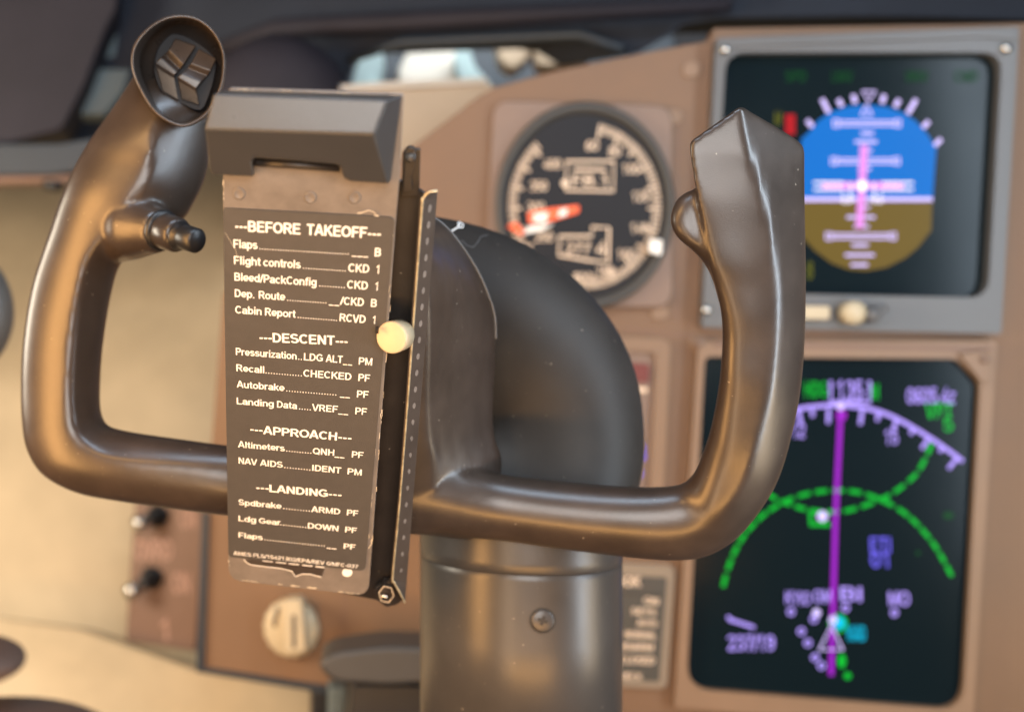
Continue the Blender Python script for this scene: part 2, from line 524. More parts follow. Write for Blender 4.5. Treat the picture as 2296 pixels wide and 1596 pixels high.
# cabin wall far behind on the left: facets of cream lining
b = Bag()
px = [[(-1400, 250, 1.75), (-300, 250, 1.8), (120, 300, 1.85), (640, 250, 1.9), (1600, 200, 1.9), (3400, 200, 1.9)],
      [(-1400, 700, 1.60), (-300, 640, 1.72), (100, 560, 1.78), (620, 480, 1.80), (1600, 480, 1.8), (3400, 480, 1.8)],
      [(-1400, 1250, 1.46), (-300, 1250, 1.46), (200, 1010, 1.44), (600, 600, 1.50), (1600, 700, 1.7), (3400, 700, 1.7)],
      [(-1400, 1420, 1.38), (-300, 1400, 1.38), (120, 1400, 1.38), (620, 1470, 1.4), (1600, 1500, 1.6), (3400, 1500, 1.6)],
      [(-1400, 2000, 1.2), (-300, 2000, 1.2), (120, 2000, 1.2), (620, 2000, 1.2), (1600, 2000, 1.4), (3400, 2000, 1.4)]]
v = [PF(*q) for r in px for q in r]
f = [(i * 6 + j, i * 6 + j + 1, i * 6 + j + 7, i * 6 + j + 6) for i in range(4) for j in range(5)]
o = mesh('cabin_wall', v, f, M_cream, None, smooth=True)
so = o.modifiers.new('thickness', 'SOLIDIFY'); so.thickness = 0.02; so.offset = 1
tag(o, 'cream sidewall lining of the cockpit, blurred behind the left handle', 'wall', kind='structure')

# hood over the instruments
t = thing('glareshield', 'dark vinyl glareshield hood across the top over the instruments', 'glareshield', PF(1300, 60, 0.95))
hood = [(-900, -700), (3300, -700), (3300, 30), (2296, 44), (1900, 40), (1620, 44), (1540, 60), (1440, 118), (1400, 128),
        (1340, 92), (1290, 84), (900, 100), (840, 112), (800, 140), (782, 190), (700, 215), (420, 330), (-900, 360)]
ds = [1.30, 0.85, 0.80, 0.84, 0.88, 0.92, 0.93, 0.95, 0.96, 0.98, 0.99, 1.06, 1.08, 1.09, 1.1, 1.12, 1.18, 1.35]
o = board('hood', hood, ds, M_hood, 0.16, t, tilt=(-0.02, 0.16, 0.03), bevel=0.006)
# softly sunk ribs under the hood
rb = Bag()
rb.tube([PF(430, 130, 1.14), PF(620, 64, 1.09), PF(1050, 42, 1.02), PF(1640, 10, .90)], [0.0075, 0.011, 0.011, 0.0075], 10)
rb.build('edge_roll', M_hood2, t, smooth=True)
rb = Bag()
rb.tube([PF(780, 135, 1.07), PF(900, 96, 1.05), PF(1300, 78, .98), PF(1400, 112, .95)], [0.005, 0.006, 0.006, 0.005], 10)
rb.build('opening_trim', M_navy, t, smooth=True)

rr = []
for a_ in range(13):
    th = math.pi * (a_ + .05) / 12.1
    rr.append([PF(620, 250, 1.04) + Vector((0.088 * math.sin(th) ** .7 * math.cos(6.2832 * k / 40), -.05 * math.cos(th), .088 * math.sin(th) ** .7 * math.sin(6.2832 * k / 40))) for k in range(40)])
rb = Bag(); rb.loft(rr)
rb.build('rounded_end', M_hood2, t, smooth=True)

t = thing('side_hood', 'purple brown hood end filling the upper left corner', 'hood', PF(60, 200, 1.10))
board('shell', rounded([(-700, -500), (300, -500), (262, 20), (240, 60), (190, 190), (140, 290), (20, 322), (-700, 322)], 12), 1.10, M_hood2, 0.10, t, bevel=0.006)

t = thing('window_post', 'grey green window post in two steps, beside the purple hood end', 'post', PF(240, 150, 1.20))
board('upper_cover', [(*zl(690, -60),), (*zl(860, -60),), (*zl(820, 350),), (*zl(585, 362),)], 1.16, M_teal, 0.05, t)
board('lower_cover', [(*zl(555, 415),), (*zl(800, 420),), (*zl(760, 560),), (*zl(640, 706),), (*zl(430, 700),)], 1.15, M_teal, 0.05, t)
board('backing', rounded([(200, -60), (470, -60), (470, 330), (60, 360)], 5), 1.22, M_navy, 0.06, t)

t = thing('window_ledge', 'black ledge bar running out to the left under the dark hood', 'ledge', PF(100, 360, 1.12))
board('ledge_bar', rounded([(-700, 318), (130, 322), (262, 300), (262, 372), (110, 392), (-700, 400)], 8), 1.08, M_navy, 0.05, t)
board('lower_lip', rounded([(-700, 398), (180, 392), (240, 372), (240, 398), (150, 408), (-700, 420)], 4), 1.09, M_switch, 0.04, t)
bb = Bag(); bb.tube([PF(120, 408, 1.07), PF(118, 428, 1.07)], [0.014, 0.010], 14); bb.build('catch', M_black, t, smooth=True)

# pale parts seen through the gap below the hood
t = thing('gap_backing', 'dark teal backing seen through the gap under the hood', 'backing', PF(1050, 150, 1.35))
board('sheet', [(700, 40), (1500, 40), (1560, 260), (700, 260)], 1.36, M_navy, 0.02, t)
lumps = [('pale mint rounded duct end at the left of the gap under the hood', M_mint, [(785, 205), (800, 140), (838, 112), (862, 120), (850, 205)], 1.28),
         ('broad cream padded duct in the gap under the hood', M_lcream, [(890, 160), (915, 108), (1000, 98), (1030, 120), (1020, 195), (900, 200)], 1.30),
         ('pale blue bent duct just right of the cream one in the gap', M_mint, [(1015, 120), (1050, 95), (1065, 150), (1105, 190), (1060, 200), (1025, 175)], 1.26),
         ('greyish tan bracket in the middle of the gap under the hood', M_ltan, [(1110, 92), (1195, 88), (1190, 130), (1150, 160), (1120, 140)], 1.25),
         ('warm tan bracket at the right end of the gap under the hood', M_ltan, [(1190, 88), (1310, 82), (1350, 108), (1290, 150), (1205, 150)], 1.24)]
for lab, m, pts, d in lumps:
    bb = Bag(); bb.slab([PF(u, q, d) for u, q in rounded(pts, 14)], Vector((0.01, 0.05, 0)))
    o = bb.build('duct', m, None, bevel=0.006)
    tag(o, lab, 'duct', 'pale ducts and brackets in the gap under the hood')

t = thing('side_trim_plate', 'cream triangular trim plate beside the upper left edge of the brown panel', 'trim plate', PF(1000, 250, 1.0))
board('trim', [(700, 205), (880, 188), (1085, 180), (1120, 196), (1100, 240), (940, 340), (700, 520)], 1.02, M_greige, 0.03, t)
board('lip', rounded([(700, 196), (880, 182), (1090, 174), (1094, 188), (880, 198), (700, 212)], 3), 1.015, M_lcream, 0.015, t)

# lower console in front of the wall
o = board('side_console', [(-900, 1380), (0, 1382), (180, 1405), (450, 1500), (740, 1540), (745, 1750), (-900, 1900)], [1.20, 1.20, 1.17, 1.08, 1.05, 0.98, 1.0], M_cream, 0.25, None, tilt=(0, 0.3, -0.08), bevel=0.012)
tag(o, 'cream side console at the bottom left below the switch box', 'console')

def pillow(name, c, rx, ry, rz, mat, label, cat):
    b_ = Bag()
    rr = []
    for a_ in range(13):
        th = math.pi * (a_ + .05) / 12.1
        rr.append([c + Vector((rx * math.sin(th) ** .7 * math.cos(6.2832 * k / 32), -ry * math.cos(th), rz * math.sin(th) ** .7 * math.sin(6.2832 * k / 32))) for k in range(32)])
    b_.loft(rr)
    o_ = b_.build(name, mat, None, smooth=True)
    tag(o_, label, cat)
pillow('armrest', P(-60, 1478, .33), .0155, .016, .0062, M_maroon, 'dark maroon armrest tip cut by the left border low in the picture', 'armrest')
pillow('seat_cushion', P(20, 1668, .33), .034, .02, .0125, M_maroon, 'brown seat cushion edge at the very bottom left of the picture', 'cushion')
pillow('round_knob', P(-82, 700, .35), .0158, .014, .0198, M_lever, 'dark brown grey round knob cut by the left border beside the left handle', 'knob')

# ------------------------------------------------------------------ instrument panel
t = thing('instrument_panel', 'brown painted instrument panel that carries the displays and dials', 'instrument panel', PF(1500, 1500, 0.86))
outline = [(1592, 92), (1480, 112), (1250, 158), (1110, 196), (1075, 215), (940, 318), (700, 490), (560, 590), (500, 660),
           (462, 1150), (449, 1498), (745, 1545), (745, 1900), (3100, 1900), (3100, 40), (2296, 52), (1600, 64)]
bb = Bag()
bb.slab([PANEL.pix(u, v, 0) for u, v in outline], -PANEL.n * 0.022)
bb.build('panel_sheet', M_panel, t, bevel=0.0012)
# seams between sub-panels
def seam(a, c, w=5):
    s_ = Bag(); s_.stroke(PANEL, [a, c], w, 0.0003); return s_
bb = Bag()
for a, c in [((775, 1160), (770, 1480)), ((1396, 736), (1592, 760)), ((1520, 250), (1516, 720))]:
    bb.stroke(PANEL, [a, c], 4, 0.0003)
bb.build('panel_seam', M_switch, t)
sb = Bag()
sb.slab([PANEL.pix(u, v, 0.0018) for u, v in rounded([(1530, 140), (1572, 136), (1572, 172), (1530, 176)], 18)], -PANEL.n * 0.004)
base = sb.build('panel_screw', M_panel2, t, bevel=0.0008)
def px_shift(o, a, c, fr=PANEL):
    return fr.pix(*c) - fr.pix(*a)
for c in [(1510, 262), (1566, 770), (1480, 700), (1120, 690)]:
    copy_part(base, t, px_shift(base, (1551, 156), c))
bb = Bag()
bb.slab([PANEL.pix(u, v, 0.004) for u, v in [(452, 1150), (468, 1150), (456, 1500), (440, 1500)]], -PANEL.n * 0.02)
bb.build('edge_strip', M_navy, t, bevel=0.0005)
bb = Bag()
bb.slab([PANEL.pix(u, v, 0.004) for u, v in [(440, 1494), (745, 1540), (745, 1556), (440, 1506)]], -PANEL.n * 0.02)
bb.build('lower_edge_strip', M_navy, t, bevel=0.0005)

# ---- primary flight display
t = thing('attitude_display', 'upper lit display with blue sky and brown ground in a grey bezel', 'display', PANEL.pix(1925, 740, 0))
bb = Bag()
outer = rounded([(1606, 86), (2286, 60), (2245, 748), (1574, 734)], 6, 2)
inner = rounded([(1640, 118), (2228, 118), (2248, 138), (2216, 655), (1600, 645), (1624, 130)], [40, 40, 14, 45, 45, 14], 5)
inner = rounded([(1628, 118), (2247, 118), (2216, 668), (1596, 655)], 46, 8)


def ring_plate(bag, fr, outer, inner, h, depth, inner_h=None):
    """bezel: flat front with an opening, outer skirt and inner sloping lip"""
    import mathutils
    from mathutils.geometry import tessellate_polygon
    o3 = [fr.pix(u, v, h) for u, v in outer]
    i3 = [fr.pix(u, v, h) for u, v in inner]
    tri = tessellate_polygon([[Vector((u, v, 0)) for u, v in outer], [Vector((u, v, 0)) for u, v in reversed(inner)]])
    allv = o3 + list(reversed(i3))
    bag.add(allv, [tuple(x) for x in tri])
    no, ni = len(o3), len(i3)
    bag.add(o3 + [p - fr.n * depth for p in o3], [(k, no + k, no + (k + 1) % no, (k + 1) % no) for k in range(no)])
    bag.add(i3 + [p - fr.n * depth for p in i3], [(k, (k + 1) % ni, ni + (k + 1) % ni, ni + k) for k in range(ni)])


ring_plate(bb, PANEL, outer, inner, 0.014, 0.0138)
bb.build('bezel', M_grey, t)
eb = Bag()
eb.slab([PANEL.pix(u, v, 0.0158) for u, v in rounded([(1608, 86), (2284, 61), (2283, 92), (2200, 84), (1650, 106), (1609, 118)], 4)], -PANEL.n * 0.0016)
eb.build('top_ledge', M_grey, t, bevel=0.0006)
bb = Bag()
bb.slab([PANEL.pix(u, v, 0.004) for u, v in rounded([(1618, 108), (2258, 108), (2226, 680), (1586, 668)], 30)], -PANEL.n * 0.0036)
scr = bb.build('screen', M_screen, t)
H = 0.0045
def sym(name, mat, fn, par):
    b_ = Bag(); fn(b_); return b_.build(name, mat, par)
def sky(b_):
    pts = [z6(595, 875), z6(597, 600), z6(640, 560), z6(680, 510), z6(740, 470), z6(820, 445), z6(910, 437), z6(1000, 447), z6(1080, 475), z6(1140, 515), z6(1190, 570), z6(1235, 640), z6(1218, 880)]
    b_.poly(PANEL, pts, H)
sym('attitude_sky', G_sky, sky, scr)
def gnd(b_):
    pts = [z6(595, 895), z6(1216, 898), z6(1212, 1030), z6(1150, 1110), z6(1090, 1160), z6(1000, 1205), z6(905, 1222), z6(820, 1215), z6(740, 1185), z6(660, 1125), z6(592, 1050)]
    b_.poly(PANEL, pts, H)
sym('attitude_ground', G_gnd, gnd, scr)
def ladder(b_):
    h = H + 0.0004
    b_.stroke(PANEL, [z6(596, 884), z6(1218, 884)], 9, h)
    for y, x0, x1 in [(525, 740, 1075), (703, 730, 1070), (1058, 706, 1052)]:
        b_.stroke(PANEL, [z6(x0 + 40, y - 9), z6(x1 - 40, y - 9)], 4, h)
        b_.stroke(PANEL, [z6(x0 + 40, y + 9), z6(x1 - 40, y + 9)], 4, h)
        for x in (x0 + 22, x1 - 22):
            b_.stroke(PANEL, [z6(x - 12, y - 16), z6(x + 12, y - 16), z6(x + 12, y + 16), z6(x - 12, y + 16)], 5, h, True)
    for y, x0, x1 in [(572, 878, 940), (612, 850, 955), (655, 872, 932), (740, 866, 926), (922, 862, 920), (968, 812, 946), (1012, 846, 916), (1100, 836, 914), (1147, 804, 942), (1193, 832, 912)]:
        b_.stroke(PANEL, [z6(x0, y), z6(x1, y)], 6, h)
    for a, c in [((695, 410), (728, 475)), ((772, 412), (790, 445)), ((843, 390), (852, 430)), ((990, 390), (978, 430)), ((1060, 412), (1040, 448)), ((1140, 412), (1100, 480)), ((1200, 515), (1172, 545)), ((1258, 598), (1228, 630)), ((625, 510), (650, 542))]:
        b_.stroke(PANEL, [z6(*a), z6(*c)], 10, h)
    b_.stroke(PANEL, [z6(886, 374), z6(948, 374), z6(916, 420)], 6, h, True)
    b_.stroke(PANEL, [z6(906, 436), z6(880, 485), z6(932, 485)], 6, h, True)
sym('pitch_ladder', G_lil, ladder, scr)
def fd(b_):
    h = H + 0.0008
    b_.stroke(PANEL, [z6(895, 628), z6(873, 1020)], 17, h)
    b_.stroke(PANEL, [z6(695, 820), z6(1080, 820)], 17, h + 0.0003)
sym('flight_director_bars', G_pink, fd, scr)
def ac(b_):
    h = H + 0.0014
    b_.stroke(PANEL, [z6(655, 805), z6(800, 805)], 4, h); b_.stroke(PANEL, [z6(655, 838), z6(795, 838), z6(795, 900), z6(830, 900), z6(830, 806)], 4, h)
    b_.stroke(PANEL, [z6(980, 805), z6(1128, 805)], 4, h); b_.stroke(PANEL, [z6(1128, 838), z6(975, 838), z6(975, 900), z6(942, 900), z6(942, 806)], 4, h)
    b_.disc(PANEL, z6(885, 820), 12, 12, h)
sym('aircraft_symbol', G_wht, ac, scr)
sym('speed_flag', G_red, lambda b_: b_.stroke(PANEL, [z6(545, 482), z6(545, 578)], 22, H), scr)
def olive(b_):
    b_.text(PANEL, '8', z6(622, 1262), z6(652, 1262), 0.013, H)
    b_.text(PANEL, 'M', z6(470, 535), z6(500, 535), 0.010, H)
sym('height_readout', G_olv, olive, scr)
def dgr(b_):
    for s_, x0, x1 in [('SPD', 520, 620), ('LNAV', 740, 840), ('VNAV', 1085, 1195)]:
        b_.text(PANEL, s_, z6(x0, 330), z6(x1, 330), 0.008, H)
    b_.text(PANEL, 'CMD', z6(1320, 330), z6(1430, 330), 0.008, H)
sym('mode_annunciator', G_dgrn, dgr, scr)
# screws and buttons of the bezel
sb = Bag(); sb.tube([PANEL.pix(*z6(235, 178), 0.0135), PANEL.pix(*z6(235, 178), 0.0172)], [0.0045, 0.0037], 14)
sc = sb.build('screw', M_steel, t, smooth=True)
copy_part(sc, t, PANEL.pix(*z6(1562, 172), 0.0135) - PANEL.pix(*z6(235, 178), 0.0135))
copy_part(sc, t, PANEL.pix(*z6(148, 1405), 0.0135) - PANEL.pix(*z6(235, 178), 0.0135))
def knob(par, c, r, h0, h1, mat, name='knob'):
    k_ = Bag(); a = PANEL.pix(*c, h0)
    r *= KF; k_.tube([a, a + PANEL.n * (h1 - h0) * .8, a + PANEL.n * (h1 - h0)], [r, r * .97, r * .75], 20)
    return k_.build(name, mat, par, smooth=True)
kb = Bag()
kb.slab([PANEL.pix(u, v, 0.022) for u, v in rounded([z6(560, 1385), z6(735, 1388), z6(733, 1452), z6(558, 1450)], 8)], -PANEL.n * 0.0081)
kb.build('select_button', M_knob, t, bevel=0.001)
knob(t, z6(822, 1420), 0.0085, 0.0138, 0.028, M_knob, 'brightness_knob')
knob(t, z6(905, 1430), 0.0055, 0.0138, 0.03, M_grey, 'test_knob')
kb = Bag(); kb.tube([PANEL.pix(*z6(905, 1425), .018), PANEL.pix(*z6(1000, 1395), .024)], [0.005, 0.0037], 10); kb.build('lever', M_grey, t, smooth=True)

# ---- navigation display
t = thing('navigation_display', 'lower lit map display with magenta course line in a tan bezel', 'display', PANEL.pix(1880, 1590, 0))
bb = Bag()
outer = rounded([(1566, 765), (2236, 765), (2180, 1640), (1512, 1585)], 8, 2)
inner = rounded([z7(175, 130), z7(1215, 140), z7(1312, 240), z7(1240, 1590), z7(98, 1500)], [16, 16, 16, 60, 60], 7)
ring_plate(bb, PANEL, outer, inner, 0.010, 0.0098)
bb.build('bezel', M_panel2, t)
bb = Bag()
bb.slab([PANEL.pix(u, v, 0.004) for u, v in rounded([z7(150, 100), z7(1330, 110), z7(1262, 1620), z7(75, 1530)], 30)], -PANEL.n * 0.0036)
scr = bb.build('screen', M_screen, t)
bb = Bag()
bb.stroke(PANEL, [(1600, 772), (2226, 782)], 9, 0.0106)
bb.build('bezel_groove', M_switch, t)
bb = Bag(); bb.slab([PANEL.pix(u, v, 0.0135) for u, v in [z7(1225, 120), z7(1360, 100), z7(1350, 235), z7(1318, 238)]], -PANEL.n * 0.0034)
cn_ = bb.build('corner_cover', M_panel2, t, bevel=0.0008)
sb = Bag(); sb.tube([PANEL.pix(*z7(1328, 140), 0.0138), PANEL.pix(*z7(1328, 140), 0.0152)], [0.0042, 0.0037], 14)
sc = sb.build('screw', M_gbezel, t, smooth=True)
copy_part(sc, t, PANEL.pix(*z7(150, 75), 0.0098) - PANEL.pix(*z7(1328, 140), 0.0138))


def smooth_path(pts, n=12):
    out = []
    m = len(pts)
    for i in range(m - 1):
        p0, p1, p2, p3 = [Vector(pts[min(max(i + k, 0), m - 1)]) for k in (-1, 0, 1, 2)]
        for j in range(n):
            s_ = j / n
            out.append(tuple(0.5 * ((2 * p1) + (p2 - p0) * s_ + (2 * p0 - 5 * p1 + 4 * p2 - p3) * s_ ** 2 + (3 * p1 - p0 - 3 * p2 + p3) * s_ ** 3)))
    out.append(tuple(pts[-1]))
    return out


def arc(b_):
    pts = smooth_path([z7(380, 400), z7(470, 368), z7(565, 345), z7(650, 334), z7(735, 331), z7(850, 345), z7(950, 378), z7(1060, 438), z7(1160, 503), z7(1240, 562)], 5)
    b_.stroke(PANEL, pts, 9, H)
    for a, c in [((617, 350), (620, 378)), ((686, 345), (684, 405)), ((824, 350), (816, 410)), ((892, 365), (886, 395)), ((966, 392), (950, 440)), ((1036, 430), (1022, 450)), ((1100, 465), (1070, 510)), ((1160, 505), (1142, 522)), ((1215, 550), (1180, 592)), ((560, 350), (572, 410))]:
        b_.stroke(PANEL, [z7(*a), z7(*c)], 8, H + .0002)
    b_.text(PANEL, '12', z7(535, 465), z7(588, 465), 0.0105, H)
    b_.text(PANEL, '15', z7(918, 492), z7(972, 492), 0.0105, H)
    b_.text(PANEL, '135', z7(720, 312), z7(828, 312), 0.0145, H)
    b_.stroke(PANEL, [z7(694, 230), z7(694, 318), z7(855, 318), z7(855, 230)], 7, H + .0003)
    b_.text(PANEL, '0605.4z', z7(1008, 325), z7(1210, 325), 0.0115, H)
    b_.text(PANEL, '237/19', z7(270, 1342), z7(464, 1342), 0.0115, H)
    b_.stroke(PANEL, [z7(272, 1212), z7(380, 1247)], 7, H); b_.stroke(PANEL, [z7(268, 1200), z7(290, 1222)], 7, H + .0002)
    b_.text(PANEL, 'KYIO', z7(508, 1150), z7(610, 1155), 0.0095, H)
    b_.text(PANEL, 'OM', z7(625, 1145), z7(698, 1145), 0.0095, H)
    b_.text(PANEL, 'BI', z7(735, 1138), z7(822, 1140), 0.0105, H)
    b_.text(PANEL, 'MO', z7(935, 1158), z7(1022, 1158), 0.0105, H)
    for x, y in [(530, 1182), (625, 1212), (755, 1166), (957, 1186), (573, 1262), (600, 1310), (630, 1370), (656, 1404)]:
        b_.stroke(PANEL, [(z7(x, y)[0] + 7 * math.cos(k * 1.0472), z7(x, y)[1] + 7 * math.sin(k * 1.0472)) for k in range(6)], 5, H, True)
sym('compass_arc', G_vio, arc, scr)
sym('course_line', G_mag, lambda b_: (b_.stroke(PANEL, [z7(736, 345), z7(714, 800), z7(696, 1445)], 11, H + .0006), b_.disc(PANEL, z7(738, 372), 12, 12, H + .0009)), scr)
def dashes(b_):
    a1 = [z7(*q) for q in [(250, 1080), (265, 1020), (300, 930), (350, 850), (420, 780), (500, 730), (580, 700), (660, 685), (740, 682), (820, 692), (900, 720), (970, 755), (1040, 810), (1110, 890), (1160, 970), (1202, 1050)]]
    a2 = [z7(*q) for q in [(430, 690), (465, 715), (530, 740), (600, 762), (680, 770), (760, 765), (840, 742), (920, 710), (990, 665), (1050, 610), (1085, 550), (1112, 490)]]
    for a in (a1, a2):
        pts = smooth_path(a, 8)
        acc, run = 0.0, [pts[0]]
        on = True
        for k in range(1, len(pts)):
            acc += (Vector(pts[k]) - Vector(pts[k - 1])).length
            if on: run.append(pts[k])
            if acc > (24 if on else 6):
                if on and len(run) > 1: b_.stroke(PANEL, run, 9, H + .0003)
                on = not on; acc = 0.0; run = [pts[k]]
    b_.text(PANEL, 'HDG', z7(588, 298), z7(680, 298), 0.0115, H)
    b_.text(PANEL, 'M', z7(862, 308), z7(892, 308), 0.0115, H)
    b_.text(PANEL, 'VPT', z7(1085, 385), z7(1200, 385), 0.011, H)
    b_.text(PANEL, '5', z7(1160, 440), z7(1200, 440), 0.011, H)
    b_.disc(PANEL, z7(740, 1385), 9, 16, H); b_.disc(PANEL, z7(764, 1446), 8, 8, H)
    b_.stroke(PANEL, [z7(612, 765), z7(612, 822), z7(690, 822)], 10, H)
    b_.stroke(PANEL, [(z7(724, 1230)[0] + 19 * math.cos(k * .4488), z7(724, 1230)[1] + 19 * math.sin(k * .4488)) for k in range(14)], 5, H, True)
sym('range_arcs', G_grn, dashes, scr)
sym('dim_marker', G_dgrn, lambda b_: (b_.disc(PANEL, z7(1180, 785), 12, 8, H), b_.disc(PANEL, z7(1055, 940), 5, 5, H)), scr)
def pur(b_):
    b_.text(PANEL, 'ETI', z7(858, 940), z7(942, 940), 0.0115, H)
    b_.text(PANEL, '01', z7(860, 1000), z7(934, 1000), 0.0115, H)
sym('time_readout', G_pur, pur, scr)
def cy(b_):
    b_.disc(PANEL, z7(728, 1228), 14, 14, H + .001)
    b_.text(PANEL, 'KIAD', z7(765, 1302), z7(840, 1302), 0.011, H)
sym('station_symbol', G_cyan, cy, scr)
def wh(b_):
    b_.stroke(PANEL, [z7(697, 1240), z7(744, 1338), z7(648, 1338)], 6, H + .0014, True)
    b_.disc(PANEL, z7(636, 1186), 9, 9, H + .0014); b_.disc(PANEL, z7(735, 336), 8, 8, H + .0014); b_.disc(PANEL, z7(660, 788), 12, 12, H + .0014); b_.disc(PANEL, z7(703, 1215), 9, 9, H + .0014)
sym('aircraft_symbol', G_lil, wh, scr)

# ---- airspeed dial
t = thing('airspeed_dial', 'round black airspeed dial with orange needle and cream numerals', 'gauge', PANEL.pix(1300, 690, 0))
bb = Bag(); bb.slab([PANEL.pix(u, v, 0.006) for u, v in rounded([zg(130, 90), zg(1400, 130), zg(1400, 1560), zg(60, 1560)], 40)], -PANEL.n * 0.0062)
bb.build('case_plate', M_gbezel, t, bevel=0.0015)
GC = zg(778, 840)
def ell(rx, ry, n=64, c=GC, a0=0.0):
    return [(c[0] + rx * math.cos(a0 + 6.28318 * i / n), c[1] + ry * math.sin(a0 + 6.28318 * i / n)) for i in range(n)]
k_ = 0.5605 / 1.773
rings = []
for rx, ry, h in [(640, 740, 0.0055), (635, 735, 0.012), (610, 705, 0.0135), (590, 680, 0.0125), (575, 645, 0.008)]:
    rings.append([PANEL.pix(u, v, h) for u, v in ell(rx * k_, ry * k_)])
bb = Bag(); bb.loft(rings, caps=False); bb.build('bezel_ring', M_lever, t, smooth=True)
bb = Bag(); bb.poly(PANEL, ell(592 * k_, 660 * k_), 0.0082)
face = bb.build('dial_face', M_dial, t)
GH = 0.009
def marks(b_):
    for i in range(101):
        a = math.radians(-78 + i * 3.2)
        if math.degrees(a) > 232: break
        L_ = 0.86 if i % 5 else 0.80
        c_, s_ = math.cos(a), math.sin(a)
        b_.stroke(PANEL, [(GC[0] + 560 * k_ * L_ * c_, GC[1] + 610 * k_ * L_ * s_), (GC[0] + 560 * k_ * .97 * c_, GC[1] + 610 * k_ * .97 * s_)], 4.0 if i % 5 else 5, GH)
    for s_, x, y in [('60', 830, 415), ('80', 990, 455), ('100', 1105, 580), ('120', 1175, 775), ('140', 1165, 1000), ('160', 1070, 1185), ('180', 925, 1305), ('400', 545, 545), ('350', 450, 700), ('300', 430, 850), ('250', 490, 1060), ('200', 760, 1350)]:
        w = 44 if len(s_) == 2 else 62
        b_.text(PANEL, s_, zg(x - w, y + 34), zg(x + w, y + 34), 0.0075, GH, 1.3)
    b_.stroke(PANEL, [zg(650, 525), zg(985, 525), zg(980, 735), zg(645, 728)], 6, GH, True)
    b_.stroke(PANEL, [zg(700, 580), zg(930, 585)], 6, GH + .0002)
    b_.text(PANEL, 'F8.1', zg(690, 700), zg(935, 700), 0.0085, GH, 1.3)
    b_.disc(PANEL, zg(640, 680), 9, 9, GH)
    b_.stroke(PANEL, [zg(600, 1055), zg(830, 1055), zg(830, 990), zg(950, 995), zg(945, 1240), zg(800, 1225), zg(595, 1190)], 6, GH, True)
    b_.text(PANEL, '277', zg(640, 1180), zg(820, 1185), 0.0085, GH, 1.3)
    b_.text(PANEL, '4', zg(850, 1190), zg(930, 1190), 0.0105, GH, 1.3)
sym('dial_markings', M_mark, marks, face)
NH = 0.0115
def needle(b_):
    b_.slab([PANEL.pix(u, v, NH) for u, v in rounded([zg(735, 835), zg(740, 885), zg(500, 960), zg(380, 965), zg(375, 885), zg(520, 860)], 5)], -PANEL.n * .0008)
o = sym('needle', M_orange, needle, t)
sym('needle_stripe', M_white, lambda b_: (b_.poly(PANEL, [zg(600, 868), zg(655, 858), zg(650, 905), zg(590, 920)], NH + .0002), b_.poly(PANEL, [zg(420, 900), zg(520, 885), zg(500, 955), zg(410, 950)], NH + .0002)), o)
def tail(b_):
    b_.slab([PANEL.pix(u, v, NH) for u, v in [zg(560, 965), zg(380, 985), zg(340, 1040), zg(480, 1010)]], -PANEL.n * .0006)
sym('pointer_tail', M_white, tail, t)
sym('limit_pointer', M_orange, lambda b_: b_.slab([PANEL.pix(u, v, NH) for u, v in [zg(225, 985), zg(290, 955), zg(350, 1020), zg(330, 1050)]], -PANEL.n * .0006), t)
kb = Bag(); kb.slab([PANEL.pix(u, v, 0.017) for u, v in rounded([zg(1240, 1080), zg(1330, 1080), zg(1322, 1190), zg(1235, 1170)], 6)], -PANEL.n * 0.004)
kb.build('speed_bug', M_white, t, bevel=0.0008)

# ---- small instrument behind the column, flag instrument
t = thing('flag_gauge', 'small recessed instrument with a red flag, half hidden behind the black column head', 'gauge', PANEL.pix(1430, 1100, 0))
bb = Bag()
ring_plate(bb, PANEL, rounded([(1180, 745), (1504, 760), (1482, 1225), (1160, 1215)], 26), rounded([(1205, 775), (1472, 790), (1452, 1195), (1185, 1185)], 18), 0.005, 0.0049)
bb.build('case_frame', M_panel2, t)
bb = Bag(); bb.poly(PANEL, [(1205, 770), (1475, 785), (1455, 1198), (1182, 1190)], 0.0008); dial = bb.build('dial_face', M_gbezel, t)
sym('warning_flag', M_red, lambda b_: b_.slab([PANEL.pix(u, v, .003) for u, v in rounded([(1395, 812), (1456, 816), (1455, 858), (1393, 855)], 5)], -PANEL.n * .0018), t)
sym('cream_band', M_mark, lambda b_: b_.stroke(PANEL, [(1395, 872), (1452, 874)], 10, .0015), dial)
sym('lit_digits', G_pur, lambda b_: (b_.text(PANEL, '88', (1400, 1035), (1448, 1035), .014, .0015), b_.text(PANEL, '0', (1412, 1075), (1440, 1075), .010, .0015)), dial)

# ---- placard at the lower right of the column
t = thing('panel_placard', 'dark printed limits placard in a rounded tan frame beside the column', 'placard', PANEL.pix(1430, 1545, 0))
bb = Bag(); bb.slab([PANEL.pix(u, v, 0.004) for u, v in rounded([(1180, 1250), (1515, 1268), (1496, 1545), (1170, 1530)], 20)], -PANEL.n * 0.0042)
fr_ = bb.build('frame', M_plq, t, bevel=0.001)
bb = Bag(); bb.poly(PANEL, rounded([(1200, 1278), (1496, 1294), (1478, 1528), (1190, 1512)], 6), 0.0043)
plate = bb.build('plate', M_plqd, t)
def prow(b_):
    for s_, x0, x1, y, c_ in [('CHECKLOOK', -180, 490, 440, .0075), ('ON', 515, 645, 610, .0052), ('SETS', 405, 625, 705, .0048), ('AUTO', 455, 635, 810, .0048), ('NORMAL', 345, 630, 920, .0052), ('DISARM', 275, 600, 1028, .0052), ('CLOSED', 300, 615, 1150, .0055), ('CHECK', 250, 500, 1295, .0048)]:
        b_.text(PANEL, s_, zp(x0, y - 8), zp(x1, y + 6), c_, .0049, 1.5)
sym('lettering', M_mark, prow, plate)
